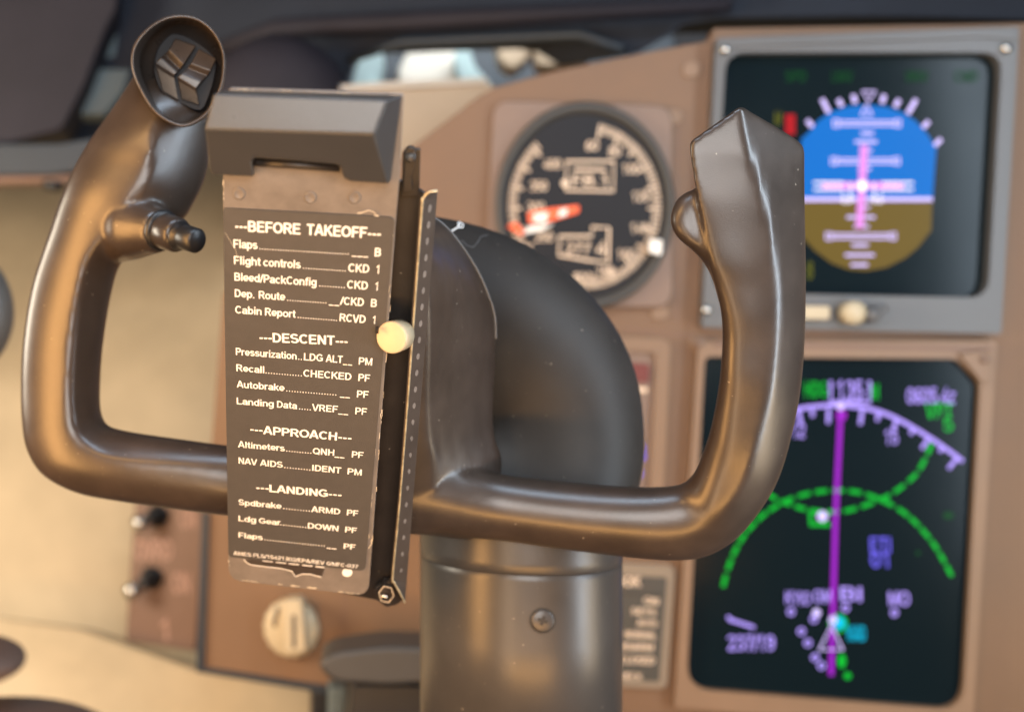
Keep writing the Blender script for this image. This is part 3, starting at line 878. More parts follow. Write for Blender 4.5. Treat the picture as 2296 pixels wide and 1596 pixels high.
bb = Bag(); bb.stroke(PANEL, [zp(200, 505), zp(690, 520)], 3, .0049); bb.build('rule_line', M_black, plate)

# ---- knob and switches at lower left
t = thing('selector_knob', 'ivory ribbed rotary selector knob on the brown panel below the checklist', 'knob', PANEL.pix(*z8(1490, 1050), 0))
a = PANEL.pix(*z8(1490, 900), 0.0)
kb = Bag()
rings = []
for h, s_ in [(0, 1.0), (0.006, 1.0), (0.009, 0.92), (0.010, 0.85)]:
    rings.append([a + PANEL.n * h + (PANEL.ex * math.cos(6.2832 * i / 48) + PANEL.ey * 1.06 * math.sin(6.2832 * i / 48)) * 0.0225 * s_ * (1 + .03 * math.sin(i * 2.2)) for i in range(48)])
kb.loft(rings); kb.build('knob_skirt', M_knob, t, smooth=True)
kb = Bag(); kb.slab([PANEL.pix(u, v, 0.026) for u, v in rounded([z8(1440, 770), z8(1540, 760), z8(1560, 1030), z8(1450, 1040)], 12)], -PANEL.n * 0.017)
kb.build('grip_bar', M_knob, t, bevel=0.002)
kb = Bag(); kb.stroke(PANEL, [z8(1500, 840), z8(1500, 1010)], 9, .0263); kb.build('pointer_line', M_lever, t)
kb = Bag(); kb.stroke(PANEL, [z8(1420, 800), z8(1400, 880), z8(1405, 900)], 9, .0107); kb.build('index_mark', M_lever, t)

SW = Frame(PF(325, 1300, 1.20), Vector((KF, 0, 0)), Vector((0, 0, KF)), Vector((-0.20, -1, 0.1)).normalized() * KF)
t = thing('switch_box', 'brown side switch box with two chrome toggles under the left handle', 'switch box', SW.pix(330, 1440, 0))
bb = Bag(); bb.slab([SW.pix(u, v, 0) for u, v in [z8(690, 240), z8(1075, 240), z8(1050, 310), z8(1000, 1030), z8(640, 975), z8(665, 600)]], Vector((0.02, 0.11, 0)))
bb.build('box_body', M_switch, t, bevel=0.003)
def toggle(c, tip):
    b_ = Bag(); p0, p1 = SW.pix(*c, 0.0), SW.pix(*c, 0.008); b_.tube([p0, p1], [.016,.0135], 16)
    base_ = b_.build('toggle_base', M_black, t, smooth=True)
    b_ = Bag(); p2 = SW.pix(*tip, 0.03); b_.tube([p1, p1.lerp(p2, .55)], [.0075, .008], 12); st = b_.build('toggle_stem', M_black, t, smooth=True)
    b_ = Bag(); q = p1.lerp(p2, .55); b_.tube([q, p1.lerp(p2, .8), p2, p2 + (p2 - q) * .12], [.008, .0105, .0105, .005], 14); b_.build('toggle_tip', M_steel, t, smooth=True)
toggle(z8(805, 335), z8(690, 382)); toggle(z8(775, 650), z8(652, 730))
bb = Bag()
for s_, x0, x1, y in [('OVRD', 690, 880, 560), ('ON', 880, 970, 730), ('ON', 920, 1000, 400), ('1', 820, 860, 970)]:
    bb.text(SW, s_, z8(x0, y), z8(x1, y), .022, .0006, 1.7)
bb.build('legend', M_pink, t)

t = thing('parking_lever', 'dark grey rounded lever end jutting out left of the column foot', 'lever', PF(830, 1540, 0.80))
bb = Bag(); pts = rounded([(708, 1490), (745, 1462), (860, 1448), (1020, 1452), (1020, 1530), (860, 1538), (745, 1530)], 26)
bb.slab([PF(u, v, .78) for u, v in pts], Vector((.01, .06, 0)))
bb.build('lever_end', M_lever, t, bevel=.006)
bb = Bag(); bb.slab([PF(u, v, .80) for u, v in [(790, 1534), (1000, 1536), (1000, 1800), (770, 1800)]], Vector((0, .05, 0))); bb.build('lever_arm', M_black, t, bevel=.003)
o = board('pedal_cover', rounded([(742, 1542), (786, 1544), (790, 1700), (740, 1700)], 8), 0.84, M_teal, 0.03, None)
tag(o, 'pale green grey cover below the lever at the bottom edge', 'cover')
o = board('footwell_liner', [(700, 1548), (1560, 1560), (1560, 1900), (700, 1900)], 0.90, M_black, 0.03, None)
tag(o, 'black footwell liner under the instrument panel around the column', 'liner')

# ------------------------------------------------------------------ control column
t = thing('control_column', 'grey brown control column with black bent head under the yoke', 'control column', P(1163, 1700, 0.655))
def ring_of(c, tangent, rx, ry, n=48):
    """ring across the image plane direction normal to tangent (rx) and in depth (ry)"""
    tx = Vector(tangent).normalized()
    nrm = Vector((tx.z, 0, -tx.x))
    if nrm.length < 1e-6: nrm = Vector((1, 0, 0))
    nrm.normalize()
    dep = tx.cross(nrm).normalized()
    return [c + nrm * rx * math.cos(6.28318 * i / n) + dep * ry * math.sin(6.28318 * i / n) for i in range(n)]
CDp = 0.655
bb = Bag()
R0 = 217.5 / F * CDp
bb.loft([ring_of(P(1163, v, CDp), (0, 0, -1), R0 * s_, R0 * s_) for v, s_ in [(1247, .994), (1249, 1.0), (1262, 1.0), (1400, 1.0), (1750, 1.0)]])
bb.build('column_tube', M_column, t, smooth=True)
bb = Bag()
bb.loft([ring_of(P(1163, v, CDp), (0, 0, -1), R0 * s_, R0 * s_) for v, s_ in [(1120, 1.004), (1140, 1.004), (1225, 1.004), (1245, 1.004), (1247, .996)]])
bb.build('collar', M_column, t, smooth=True)
# bent head
path = [(800, 800, .640, 330), (900, 800, .645, 322), (1000, 812, .652, 312), (1080, 848, .658, 304), (1138, 903, .660, 288), (1164, 980, .660, 272), (1170, 1060, .658, 256), (1166, 1140, .656, 228), (1163, 1215, .655, 217)]
cs = [P(u, v, d) for u, v, d, r in path]
pth = smooth_path([Vector(q) for q in path], 5)
cs = [P(q[0], q[1], q[2]) for q in pth]
rings = []
for i, (u, v, d, r) in enumerate(pth):
    tg = cs[min(i + 1, len(cs) - 1)] - cs[max(i - 1, 0)]
    tx = Vector((tg.x, 0, tg.z)).normalized()
    nrm = Vector((-tx.z, 0, tx.x))
    ry = 0.050 if i < 28 else 0.050 + 0.007 * min(1, (i - 28) / 8)
    hollow = max(0.0, 1 - ((i - 26) / 15.0) ** 2)
    ring = []
    for k in range(96):
        a = 6.28318 * k / 96
        c_, e_ = math.cos(a), math.sin(a)
        f_ = 1.0
        if e_ > 0:
            f_ = 1 - hollow * 0.5 * math.exp(-((c_ + 0.3) / 0.6) ** 2)
        ring.append(cs[i] + nrm * (r / F * d * c_) + Vector((0, -1, 0)) * ry * e_ * f_)
    rings.append(ring)
bb = Bag(); bb.loft(rings)
head_v, head_f = list(bb.v), list(bb.f)
bb.build('column_head', M_dark, t, smooth=True)
from mathutils.bvhtree import BVHTree
def caster(v, f):
    tree = BVHTree.FromPolygons([tuple(q) for q in v], f)
    def cast(u, w, lift=0.0):
        hit = tree.ray_cast(Vector((0, 0, 0)), ray(u, w).normalized())
        return (hit[0] + hit[1] * (lift if hit[1].y < 0 else -lift), hit[1] if hit[1].y < 0 else -hit[1]) if hit[0] else None
    return cast
on_head = caster(head_v, head_f)
# torn steering-angle decal on the head
def decal(bag, pts, lift):
    q = [on_head(u, w, lift) for u, w in pts]
    if all(q): bag.add([a[0] for a in q], [tuple(range(len(q)))])
def decal_line(bag, pts, w, lift):
    for a, c in zip(pts[:-1], pts[1:]):
        d_ = (Vector(c) - Vector(a)).normalized(); n_ = Vector((-d_.y, d_.x)) * w / 2
        decal(bag, [tuple(Vector(a) + n_), tuple(Vector(c) + n_), tuple(Vector(c) - n_), tuple(Vector(a) - n_)], lift)
torn_edge = [(1094, 528), (1078, 532), (1070, 545), (1060, 556), (1046, 552), (1036, 541), (1028, 545), (1018, 528)]
dm = Bag()
for a, c in zip([(985, 482), (1000, 492), (1015, 505), (1030, 515), (1050, 520)], [(1000, 492), (1015, 505), (1030, 515), (1050, 520), (1075, 530)]):
    decal(dm, [a, c, (c[0] + 22, c[1] - 18), (a[0] + 22, a[1] - 18)], .0003)
dec = dm.build('angle_decal', M_black, t)
te = Bag()
decal_line(te, torn_edge, 2.0, .0005)
te.build('torn_edge', M_grey, dec)
dm = Bag()
decal_line(dm, [(1012, 520), (1030, 509)], 3.0, .0005)
decal_line(dm, [(1032, 498), (1026, 503), (1028, 511), (1036, 512), (1039, 506), (1034, 502), (1028, 505)], 2.4, .0005)
decal_line(dm, [(996, 478), (1012, 481)], 4, .0005)
decal_line(dm, [(1016, 483), (1036, 491)], 4, .0005)
dm.build('decal_marks', M_ink, dec)
# cross-head screw on the tube
ax_ = P(1163, 1391, CDp)
r_ = ray(1217, 1391)
qa, qb, qc = r_.x ** 2 + 1, -2 * (r_.x * ax_.x + ax_.y), ax_.x ** 2 + ax_.y ** 2 - R0 ** 2
p0 = r_ * ((-qb - math.sqrt(qb * qb - 4 * qa * qc)) / (2 * qa))
nr = p0 - ax_; nr.z = 0; nr.normalize()
bb = Bag(); bb.tube([p0 - nr * .002, p0 + nr * .0004, p0 + nr * .0009], [.0062, .0062, .0052], 28)
scr = bb.build('screw', M_column, t, smooth=True)
SCW = Frame(p0, Vector((1, 0, 0)), Vector((0, 0, 1)), nr)
bb = Bag()
for a in (20, 110):
    c_, q = math.cos(math.radians(a)), math.sin(math.radians(a))
    bb.stroke(SCW, [(1217 - 11 * c_, 1391 - 11 * q), (1217 + 11 * c_, 1391 + 11 * q)], 7, .00105)
bb.build('cross_slot', M_black, scr)
bb = Bag(); bb.stroke(SCW, [(1217 + 27 * math.cos(k * .2244), 1391 + 27 * math.sin(k * .2244)) for k in range(28)], 5, .00015, True)
bb.build('recess_ring', M_black, scr)

# ------------------------------------------------------------------ yoke
yoke = thing('control_yoke', 'glossy brown two handled control yoke in the middle of the picture', 'control yoke', P(960, 1150, 0.60))
NS = 40


def section(inner, outer, d, tf, tb, k=0.0, ridge=None, hl=0.55, hr=-0.2, axis=None):
    Pi, Po = P(inner[0], inner[1], d), P(outer[0], outer[1], d)
    c = (Pi + Po) / 2
    a = (Po - Pi) / 2
    r = -c.normalized() if axis is None else Vector(axis).normalized()
    sr = 0.0
    if ridge is not None:
        q = Vector(ridge) - Vector(inner); w = Vector(outer) - Vector(inner)
        sr = max(-.8, min(.8, 2 * q.dot(w) / w.dot(w) - 1))
    out = []
    for i in range(NS):
        th = 2 * math.pi * i / NS
        s, e = -math.cos(th), math.sin(th)
        if e >= 0:
            h0 = e * tf
            if s < sr: h1 = (hl + (1 - hl) * (s + 1) / (sr + 1)) * tf
            else: h1 = (1 + (hr - 1) * (s - sr) / (1 - sr)) * tf
        else:
            h0 = e * tb
            edge = hl * tf + (hr - hl) * tf * (s + 1) / 2
            h1 = edge + (-tb - edge) * abs(e) ** .6
        out.append(c + a * s + r * (h0 * (1 - k) + h1 * k))
    return out


Y = Bag()
right = [((850, 960), (845, 1186), .600, .022, .020, 0, None),
         ((940, 985), (928, 1193), .600, .022, .020, 0, None),
         ((1010, 1022), (1000, 1200), .599, .0205, .019, 0, None),
         ((1075, 1050), (1062, 1207), .598, .0185, .018, 0, None),
         ((1150, 1066), (1130, 1213), .595, .017, .017, 0, None),
         ((1300, 1082), (1280, 1234), .585, .017, .017, 0, None),
         ((1420, 1090), (1420, 1251), .576, .017, .017, 0, None),
         ((1490, 1090), (1520, 1257), .571, .017, .017, .05, (1500, 1210)),
         ((1530, 1083), (1590, 1245), .567, .017, .017, .15, (1575, 1185)),
         ((1556, 1060), (1655, 1206), .561, .017, .017, .25, (1628, 1140)),
         ((1577, 1012), (1716, 1130), .555, .017, .017, .3, (1674, 1075)),
         ((1594, 960), (1752, 1060), .550, .017, .017, .32, (1700, 1000)),
         ((1608, 890), (1780, 960), .545, .017, .018, .35, (1720, 920)),
         ((1616, 830), (1795, 880), .541, .017, .018, .38, (1735, 850)),
         ((1620, 760), (1803, 800), .538, .017, .018, .42, (1745, 770)),
         ((1617, 700), (1807, 720), .535, .017, .019, .48, (1749, 700)),
         ((1604, 640), (1808, 650), .533, .017, .019, .56, (1747, 640)),
         ((1590, 590), (1808, 590), .531, .017, .020, .66, (1741, 585)),
         ((1579, 520), (1807, 515), .529, .017, .020, .78, (1730, 515)),
         ((1566, 450), (1806, 440), .527, .017, .020, .9, (1714, 445)),
         ((1556, 390), (1806, 380), .526, .017, .020, 1, (1696, 385)),
         ((1548, 335), (1806, 342), .525, .017, .020, 1, (1681, 325)),
         ((1547, 319), (1803, 326), .525, .017, .020, 1, (1677, 310)),
         ((1558, 311), (1786, 312), .525, .017, .020, 1, (1673, 296)),
         ((1602, 280), (1731, 279), .525, .017, .019, 1, (1667, 270)),
         ((1641, 252), (1683, 252), .525, .017, .018, 1, (1663, 249)),
         ((1656, 240), (1666, 240), .525, .017, .017, 1, (1660, 240))]
def flow(rings_, n=4):
    """rings between the given ones, so the casting runs without kinks"""
    cols = [smooth_path([Vector(r_[k]) for r_ in rings_], n) for k in range(len(rings_[0]))]
    return [[Vector(c_[i]) for c_ in cols] for i in range(len(cols[0]))]


tip = {len(right) - 4: .12, len(right) - 3: .5, len(right) - 2: .84, len(right) - 1: 1.0}
secs = [section(i, o_, d, tf, tb, k, r, hl=.62 + .36 * tip.get(q_, 0), hr=-.35 + 1.25 * tip.get(q_, 0)) for q_, (i, o_, d, tf, tb, k, r) in enumerate(right)]
Y.loft(flow(secs[:-5]) + secs[-5:])
# finger rest behind the right grip
fb = [((1566, 424), (1640, 424), .531), ((1545, 428), (1640, 436), .531), ((1518, 446), (1640, 462), .531), ((1504, 478), (1640, 488), .531), ((1505, 510), (1640, 516), .531),
      ((1522, 537), (1645, 542), .531), ((1550, 560), (1655, 566), .531), ((1578, 590), (1660, 596), .532), ((1598, 630), (1680, 632), .533), ((1612, 680), (1690, 680), .534)]
Y.loft(flow([section(i, o_, d, .0085, .010) for i, o_, d in fb]))
# left handle
AX = (-.30, -.95, 0)
left = [((960, 1040), (945, 1193), .606, .017, .017, 0, None),
        ((800, 1024), (790, 1182), .605, .017, .017, 0, None),
        ((640, 1008), (640, 1168), .607, .017, .017, 0, None),
        ((506, 997), (506, 1156), .610, .018, .018, 0, None),
        ((400, 983), (385, 1141), .613, .018, .018, .1, (400, 1045)),
        ((310, 970), (265, 1124), .616, .018, .019, .2, (295, 1040)),
        ((262, 960), (170, 1105), .619, .018, .020, .3, (225, 1020)),
        ((240, 950), (95, 1065), .621, .018, .021, .4, (185, 990)),
        ((230, 930), (60, 1010), .622, .018, .022, .5, (163, 960)),
        ((226, 905), (49, 950), .622, .018, .022, .55, (158, 920)),
        ((226, 870), (46, 870), .622, .018, .022, .6, (156, 870)),
        ((230, 797), (49, 785), .621, .018, .022, .6, (160, 790)),
        ((240, 719), (60, 695), .620, .018, .022, .6, (168, 705)),
        ((252, 655), (75, 625), .618, .018, .022, .6, (178, 640)),
        ((268, 600), (95, 562), .616, .018, .022, .55, (195, 580)),
        ((300, 560), (112, 512), .614, .019, .022, .5, (225, 535)),
        ((360, 530), (128, 464), .612, .020, .022, .45, (262, 490)),
        ((415, 490), (143, 425), .610, .021, .022, .45, (290, 440)),
        ((437, 455), (158, 390), .609, .022, .022, .5, (318, 400)),
        ((455, 420), (180, 348), .608, .022, .022, .55, (335, 370)),
        ((470, 370), (205, 308), .607, .022, .022, .55, (340, 325)),
        ((478, 310), (238, 262), .607, .021, .021, .5, (345, 285)),
        ((480, 255), (270, 216), .607, .017, .020, .3, (360, 240)),
        ((470, 200), (296, 175), .608, .010, .018, .1, (380, 190)),
        ((450, 150), (320, 140), .609, .006, .014, 0, None)]
Y.loft(flow([section(i, o_, d, tf, tb, k * .85, r, hl=-.75, hr=.1) for i, o_, d, tf, tb, k, r in left]))
# lobe that carries the push button
Y.tube([P(205, 505, .640), P(235, 508, .628), P(270, 510, .612), P(305, 511, .602), P(338, 514, .595), P(362, 518, .589)], [.012, .0180, .0192, .0172, .0140, .0114], 32)


# hub
def dfront(v): return .512 + (v - 500) / 690 * .076
def dback(v): return .572 + (v - 490) / 700 * .040
back = [(985, 494), (1060, 587), (1108, 700), (1113, 800), (1108, 900), (1112, 980), (1128, 1045), (1090, 1198), (960, 1200), (800, 1185), (640, 1165), (610, 1060), (600, 900), (610, 700), (680, 560), (800, 490), (900, 478)]
front = [(945, 530), (968, 600), (976, 700), (975, 800), (972, 900), (975, 980), (985, 1060), (975, 1180), (935, 1196), (800, 1180), (670, 1160), (650, 1060), (650, 900), (660, 700), (710, 575), (800, 520), (880, 512)]
def dense(pts, n=4):
    out = []
    m = len(pts)
    for i in range(m):
        p0, p1, p2, p3 = [Vector(pts[(i + k) % m]) for k in (-1, 0, 1, 2)]
        for j in range(n):
            s_ = j / n
            out.append(0.5 * ((2 * p1) + (p2 - p0) * s_ + (2 * p0 - 5 * p1 + 4 * p2 - p3) * s_ ** 2 + (3 * p1 - p0 - 3 * p2 + p3) * s_ ** 3))
    return out
bk, ft = dense(back), dense(front)
cen = Vector((830, 850))
rings = []
for wgt, dep in [(-.30, -.02), (-.08, .02), (.05, .16), (.28, .38), (.55, .62), (.80, .84), (1.0, 1.0), (.97, 1.06)]:
    r_ = []
    for p_f, p_b in zip(ft, bk):
        q = p_f.lerp(p_b, wgt) if wgt >= 0 else p_f.lerp(cen, -wgt)
        r_.append(P(q.x, q.y, dfront(q.y) + (dback(q.y) - dfront(q.y)) * dep))
    rings.append(r_)
Y.loft(rings)
body = Y.build('yoke_body', M_yoke, yoke, smooth=True)
rm = body.modifiers.new('remesh', 'REMESH')
rm.mode = 'VOXEL'
rm.voxel_size = 0.0011
rm.use_smooth_shade = True
sm = body.modifiers.new('smooth', 'SMOOTH')
sm.factor = 0.5
sm.iterations = 18
# rim between hub and column head; lit edge put in as a paler tube
bb = Bag()
edge = smooth_path([(905, 476), (985, 496), (1060, 588), (1105, 690), (1112, 760)], 8)
bb.tube([P(u, v, dback(v) - .0005) for u, v in edge], 0.0007, 8)
bb.build('lit_rim', M_grey, yoke, smooth=True)

# trim switch cup
egg = [z5(*q) for q in [(832, 28), (1000, 40), (1150, 100), (1290, 220), (1390, 380), (1440, 560), (1435, 780), (1400, 960), (1330, 1130), (1230, 1290), (1100, 1400), (960, 1462), (860, 1465), (740, 1425), (600, 1340), (480, 1220), (370, 1040), (280, 850), (235, 680), (240, 520), (290, 380), (390, 250), (520, 140), (670, 60)]]
egg = [tuple(q) for q in dense(egg, 3)]
ec = Vector(z5(870, 730))
def egg_ring(scale, d, shift=(0, 0)):
    return [P(ec.x + (u - ec.x) * scale + shift[0], ec.y + (v - ec.y) * scale + shift[1], d) for u, v in egg]
cup = Bag()
cup.loft([egg_ring(.60, .616, (14, 14)), egg_ring(.86, .609, (8, 10)), egg_ring(.975, .592, (3, 3)), egg_ring(1.0, .578), egg_ring(.99, .5745), egg_ring(.965, .5735), egg_ring(.94, .5745), egg_ring(.925, .578)], caps=False)
cup.build('switch_cup', M_yoke, yoke, smooth=True)
lining = Bag()
lining.loft([egg_ring(.930, .577), egg_ring(.90, .590, (7, 4)), egg_ring(.86, .600, (12, 8)), egg_ring(.3, .601, (14, 8)), egg_ring(.01, .601, (14, 8))], caps=False)
lining.build('cup_lining', M_cup, yoke, smooth=True)
insert = Bag()
pl = [z5(*q) for q in [(780, 270), (1000, 330), (1300, 560), (1310, 800), (1240, 1050), (1130, 1250), (900, 1180), (640, 1040), (530, 760), (560, 500), (660, 350)]]
insert.slab([P(u, v, .594) for u, v in [tuple(q) for q in dense(pl, 3)]], Vector((0, .006, 0)))
insert.build('switch_plate', M_dial, yoke, bevel=.0006)
rock = [[((805, 335), (1065, 430), .589), ((722, 480), (908, 668), .588), ((660, 540), (862, 728), .5905), ((617, 582), (826, 772), .588), ((545, 648), (785, 805), .5885), ((552, 690), (792, 840), .590), ((640, 1010), (850, 1130), .5925)],
        [((1105, 470), (1325, 595), .589), ((1000, 660), (1252, 748), .588), ((960, 710), (1208, 815), .5905), ((882, 788), (1132, 888), .588), ((830, 830), (1068, 975), .5885), ((842, 870), (1074, 1012), .590), ((880, 1110), (1112, 1190), .5925)]]
for rk in rock:
    bb = Bag()
    rings = []
    for a, c, d in rk:
        A, B = z5(*a), z5(*c)
        rings.append([P(A[0], A[1], d), P(B[0], B[1], d), P(B[0], B[1], .596), P(A[0], A[1], .596)])
    bb.loft(rings)
    bb.build('trim_rocker', M_cup, yoke, bevel=.0005)
# push button
d0, d1 = P(360, 516, .589), P(444, 541, .567)
ax = d1 - d0
pb = Bag(); pb.tube([d0 - ax * .06, d0 + ax * .02, d0 + ax * .06, d0 + ax * .10], [.0100, .0112, .0112, .0100], 28)
pb.build('button_collar', M_black, yoke, smooth=True)
pb = Bag(); pb.tube([d0 + ax * .06, d0 + ax * .12, d0 + ax * .45, d0 + ax * .52], [.0088, .0095, .0092, .0080], 28)
pb.build('button_barrel', M_cup, yoke, smooth=True)
pb = Bag(); pb.tube([d0 + ax * .48, d0 + ax * .56, d0 + ax * .62, d0 + ax * .68, d0 + ax * .96, d0 + ax * 1.0], [.0078, .0078, .0062, .0066, .0064, .0052], 28)
pb.build('talk_button', M_black, yoke, smooth=True)
# steering angle decal on the column head
bb = Bag()
DC = Frame(P(1020, 510, .598), cx, Vector((0, 0, 1)), Vector((0.2, -1, .55)).normalized())

# ------------------------------------------------------------------ checklist holder
ch = thing('checklist_holder', 'brown metal checklist plate with spring clip standing on the yoke hub', 'checklist holder', CARD.pix(668, 1330, -0.01))
# plate
plate_px = rounded([(512, 200), (906, 212), (904, 240), (896, 400), (889, 480), (826, 1336), (513, 1300), (500, 470), (500, 398)], [10, 14, 0, 0, 0, 30, 30, 0, 0], 7)
bb = Bag()
bb.slab([CARD.pix(u, v, 0) for u, v in plate_px], -CARD.n * 0.0016)
plate = bb.build('plate', M_plate, ch, bevel=0.0003)
# chipped paint on the plate's edges
bb = Bag()
def chips(bag, a, c, n, fr, h, wmin, wmax, lmin=.01, lmax=.05, jit=1.2):
    A, B = Vector(a), Vector(c)
    dirv = (B - A).normalized(); nr_ = Vector((-dirv.y, dirv.x))
    for _ in range(n):
        s0 = random.random(); L_ = random.uniform(lmin, lmax)
        p = A.lerp(B, s0); q = A.lerp(B, min(1, s0 + L_))
        pts = []
        m = 5
        w = random.uniform(wmin, wmax)
        off = random.uniform(-jit, jit)
        for k in range(m + 1): pts.append(p.lerp(q, k / m) + nr_ * (off + random.uniform(.1, .5) * w))
        for k in range(m, -1, -1): pts.append(p.lerp(q, k / m) + nr_ * (off - random.uniform(.1, .5) * w))
        bag.poly(fr, [tuple(x) for x in pts], h)
chips(bb, (888, 500), (827, 1310), 16, CARD, .00012, .8, 2.2, .006, .03)
chips(bb, (540, 1300), (806, 1330), 12, CARD, .00012, 1, 4, .02, .08)
chips(bb, (501, 402), (501, 466), 5, CARD, .00012, 1.5, 3.5, .05, .2)
chips(bb, (512, 1250), (516, 1290), 3, CARD, .00012, .8, 2, .05, .2)
chips(bb, (520, 201), (895, 212), 8, CARD, .00012, 1, 2.5, .02, .08)
bb.build('paint_chips', M_chip, plate)
# embossed rivets under the plate's paint
sb = Bag()
c0 = z2(712, 712)
rg = []
for rr_, h in [(23, .00005), (21, .00035), (17, .00045), (14, .0002)]:
    rg.append([CARD.pix(c0[0] + rr_ * .62 * math.cos(6.2832 * k / 24), c0[1] + rr_ * .62 * math.sin(6.2832 * k / 24), h) for k in range(24)])
sb.loft(rg)
rv = sb.build('rivet', M_plate, plate, smooth=True)
for q in [(968, 712), (298, 690)]:
    copy_part(rv, plate, CARD.pix(*z2(*q), 0) - CARD.pix(*c0, 0))
# placard
pl_px = rounded([(500, 467), (885, 488), (819, 1280), (512, 1248)], [8, 14, 14, 10], 6)
bb = Bag()
bb.slab([CARD.pix(u, v, 0.0007) for u, v in pl_px], -CARD.n * 0.00055)
placard = bb.build('placard', M_placard, ch)
bb = Bag()
bb.stroke(CARD, [z2(985, 803), z2(1010, 800), z2(1050, 786), z2(1075, 792), z2(1092, 806)], 2.0, .0009)
bb.stroke(CARD, [z2(1085, 815), z2(1110, 818)], 3, .0009)
chips(bb, (884, 500), (822, 1260), 7, CARD, .0009, .5, 1.3, .004, .02, .8)
bb.stroke(CARD, [z3(937, 470), z3(940, 485), z3(932, 495), z3(938, 520)], 1.2, .0009)
bb.stroke(CARD, [z3(890, 1180), z3(880, 1200), z3(884, 1212), z3(865, 1240)], 1.4, .0009)
for a, c in [((505, 522), (528, 560)), ((528, 560), (533, 582))]:
    bb.stroke(CARD, [a, c], .55, .0009)
bb.build('edge_chips', M_chip, placard)
# torn remains of the old label
bb = Bag()
torn = [(175, 1300), (280, 1300), (450, 1322), (625, 1345), (605, 1398), (570, 1390), (545, 1382), (500, 1380), (460, 1395), (440, 1365), (380, 1350), (290, 1340), (215, 1330), (190, 1318)]
bb.poly(CARD, [z3(*q) for q in torn], .0002)
old = bb.build('torn_label', M_flange, plate)
bb = Bag()
bb.stroke(CARD, [z3(*q) for q in torn[4:] + [torn[0]]], 1.6, .0004)
for x0, x1 in [(278, 335), (352, 408), (424, 480), (498, 555), (572, 622)]:
    bb.stroke(CARD, [z3(x0, 1305 + (x0 - 278) * .11), z3(x1, 1305 + (x1 - 278) * .11)], 3.4, .00055)
bb.build('torn_fringe', M_ink, old)
bb = Bag(); bb.disc(CARD, z3(748, 1372), 11.5, 9.5, .0004); bb.build('white_dot', M_ink, plate)

# printed checklist
TX = Bag()
TH = 0.00085
def cap_m(u, v, px): return (CARD.pix(u, v, TH) - CARD.pix(u, v + px, TH)).length
CAP = cap_m(540, 560, 18.6)
CAPH = cap_m(700, 520, 24.0)
def line(zf, y0, x0, y1, x1, segs, cap, weight=1.4):
    def at(x): return zf(x, y0 + (y1 - y0) * (x - x0) / (x1 - x0))
    for kind, a, c in segs:
        if kind == '...':
            n = max(2, int(round((c - a) / 15.2)))
            for k in range(n):
                u, q = at(a + (c - a) * (k + .5) / n)
                TX.poly(CARD, [(u - 1.1, q - 2.1), (u + 1.1, q - 2.0), (u + 1.1, q + .1), (u - 1.1, q)], TH)
        elif kind == '_':
            n = 3 if c - a > 80 else 2
            for k in range(n):
                w = (c - a) / n
                u0_, q0 = at(a + w * k + 2); u1_, q1 = at(a + w * (k + 1) - 2)
                TX.poly(CARD, [(u0_, q0 + 2.0), (u1_, q1 + 2.0), (u1_, q1 + 3.9), (u0_, q0 + 3.9)], TH)
        else:
            TX.text(CARD, kind, at(a), at(c), cap, TH, weight)
line(z2, 905, 278, 951, 1120, [('---', 278, 345), ('BEFORE', 352, 655), ('TAKEOFF', 692, 1040), ('---', 1046, 1120)], CAPH, 1.62)
line(z2, 1003, 268, 1054, 1122, [('Flaps', 268, 407), ('...', 413, 940), ('_', 950, 1050), ('B', 1086, 1121)], CAP)
line(z2, 1098, 270, 1153, 1112, [('Flight', 270, 425), ('controls', 440, 657), ('...', 666, 922), ('CKD', 932, 1053), ('1', 1094, 1110)], CAP)
line(z2, 1193, 273, 1250, 1105, [('Bleed/PackConfig', 273, 748), ('...', 760, 918), ('CKD', 925, 1045), ('1', 1087, 1103)], CAP)
line(z2, 1288, 275, 1347, 1097, [('Dep.', 275, 388), ('Route', 414, 567), ('...', 574, 810), ('_', 818, 882), ('/CKD', 884, 1022), ('B', 1063, 1097)], CAP)
line(z2, 1382, 277, 1444, 1090, [('Cabin', 277, 430), ('Report', 450, 627), ('...', 636, 872), ('RCVD', 882, 1032), ('1', 1072, 1088)], CAP)
line(z3, 91, 262, 114, 750, [('---', 262, 330), ('DESCENT', 335, 678), ('---', 684, 750)], CAPH, 1.62)
line(z3, 165, 130, 224, 885, [('Pressurization', 130, 467), ('...', 472, 500), ('LDG', 507, 612), ('ALT', 628, 722), ('_', 722, 777), ('PM', 811, 885)], CAP)
line(z3, 255, 133, 314, 873, [('Recall', 133, 287), ('...', 290, 500), ('CHECKED', 504, 770), ('PF', 809, 873)], CAP)
line(z3, 345, 135, 405, 865, [('Autobrake', 135, 400), ('...', 405, 692), ('_', 705, 765), ('PF', 801, 865)], CAP)
line(z3, 438, 135, 499, 856, [('Landing', 135, 340), ('Data', 358, 470), ('...', 476, 550), ('VREF', 552, 695), ('_', 695, 755), ('PF', 792, 856)], CAP)
line(z3, 597, 210, 647, 770, [('---', 210, 278), ('APPROACH', 281, 690), ('---', 698, 770)], CAPH, 1.62)
line(z3, 677, 142, 739, 836, [('Altimeters', 142, 402), ('...', 405, 553), ('QNH', 556, 675), ('_', 676, 735), ('PF', 773, 836)], CAP)
line(z3, 767, 145, 834, 827, [('NAV', 145, 248), ('AIDS', 264, 390), ('...', 394, 548), ('IDENT', 553, 713), ('PM', 749, 827)], CAP)
line(z3, 918, 243, 960, 715, [('---', 243, 312), ('LANDING', 316, 640), ('---', 645, 715)], CAPH, 1.62)
line(z3, 996, 145, 1060, 808, [('Spdbrake', 145, 383), ('...', 388, 545), ('ARMD', 548, 708), ('PF', 746, 808)], CAP)
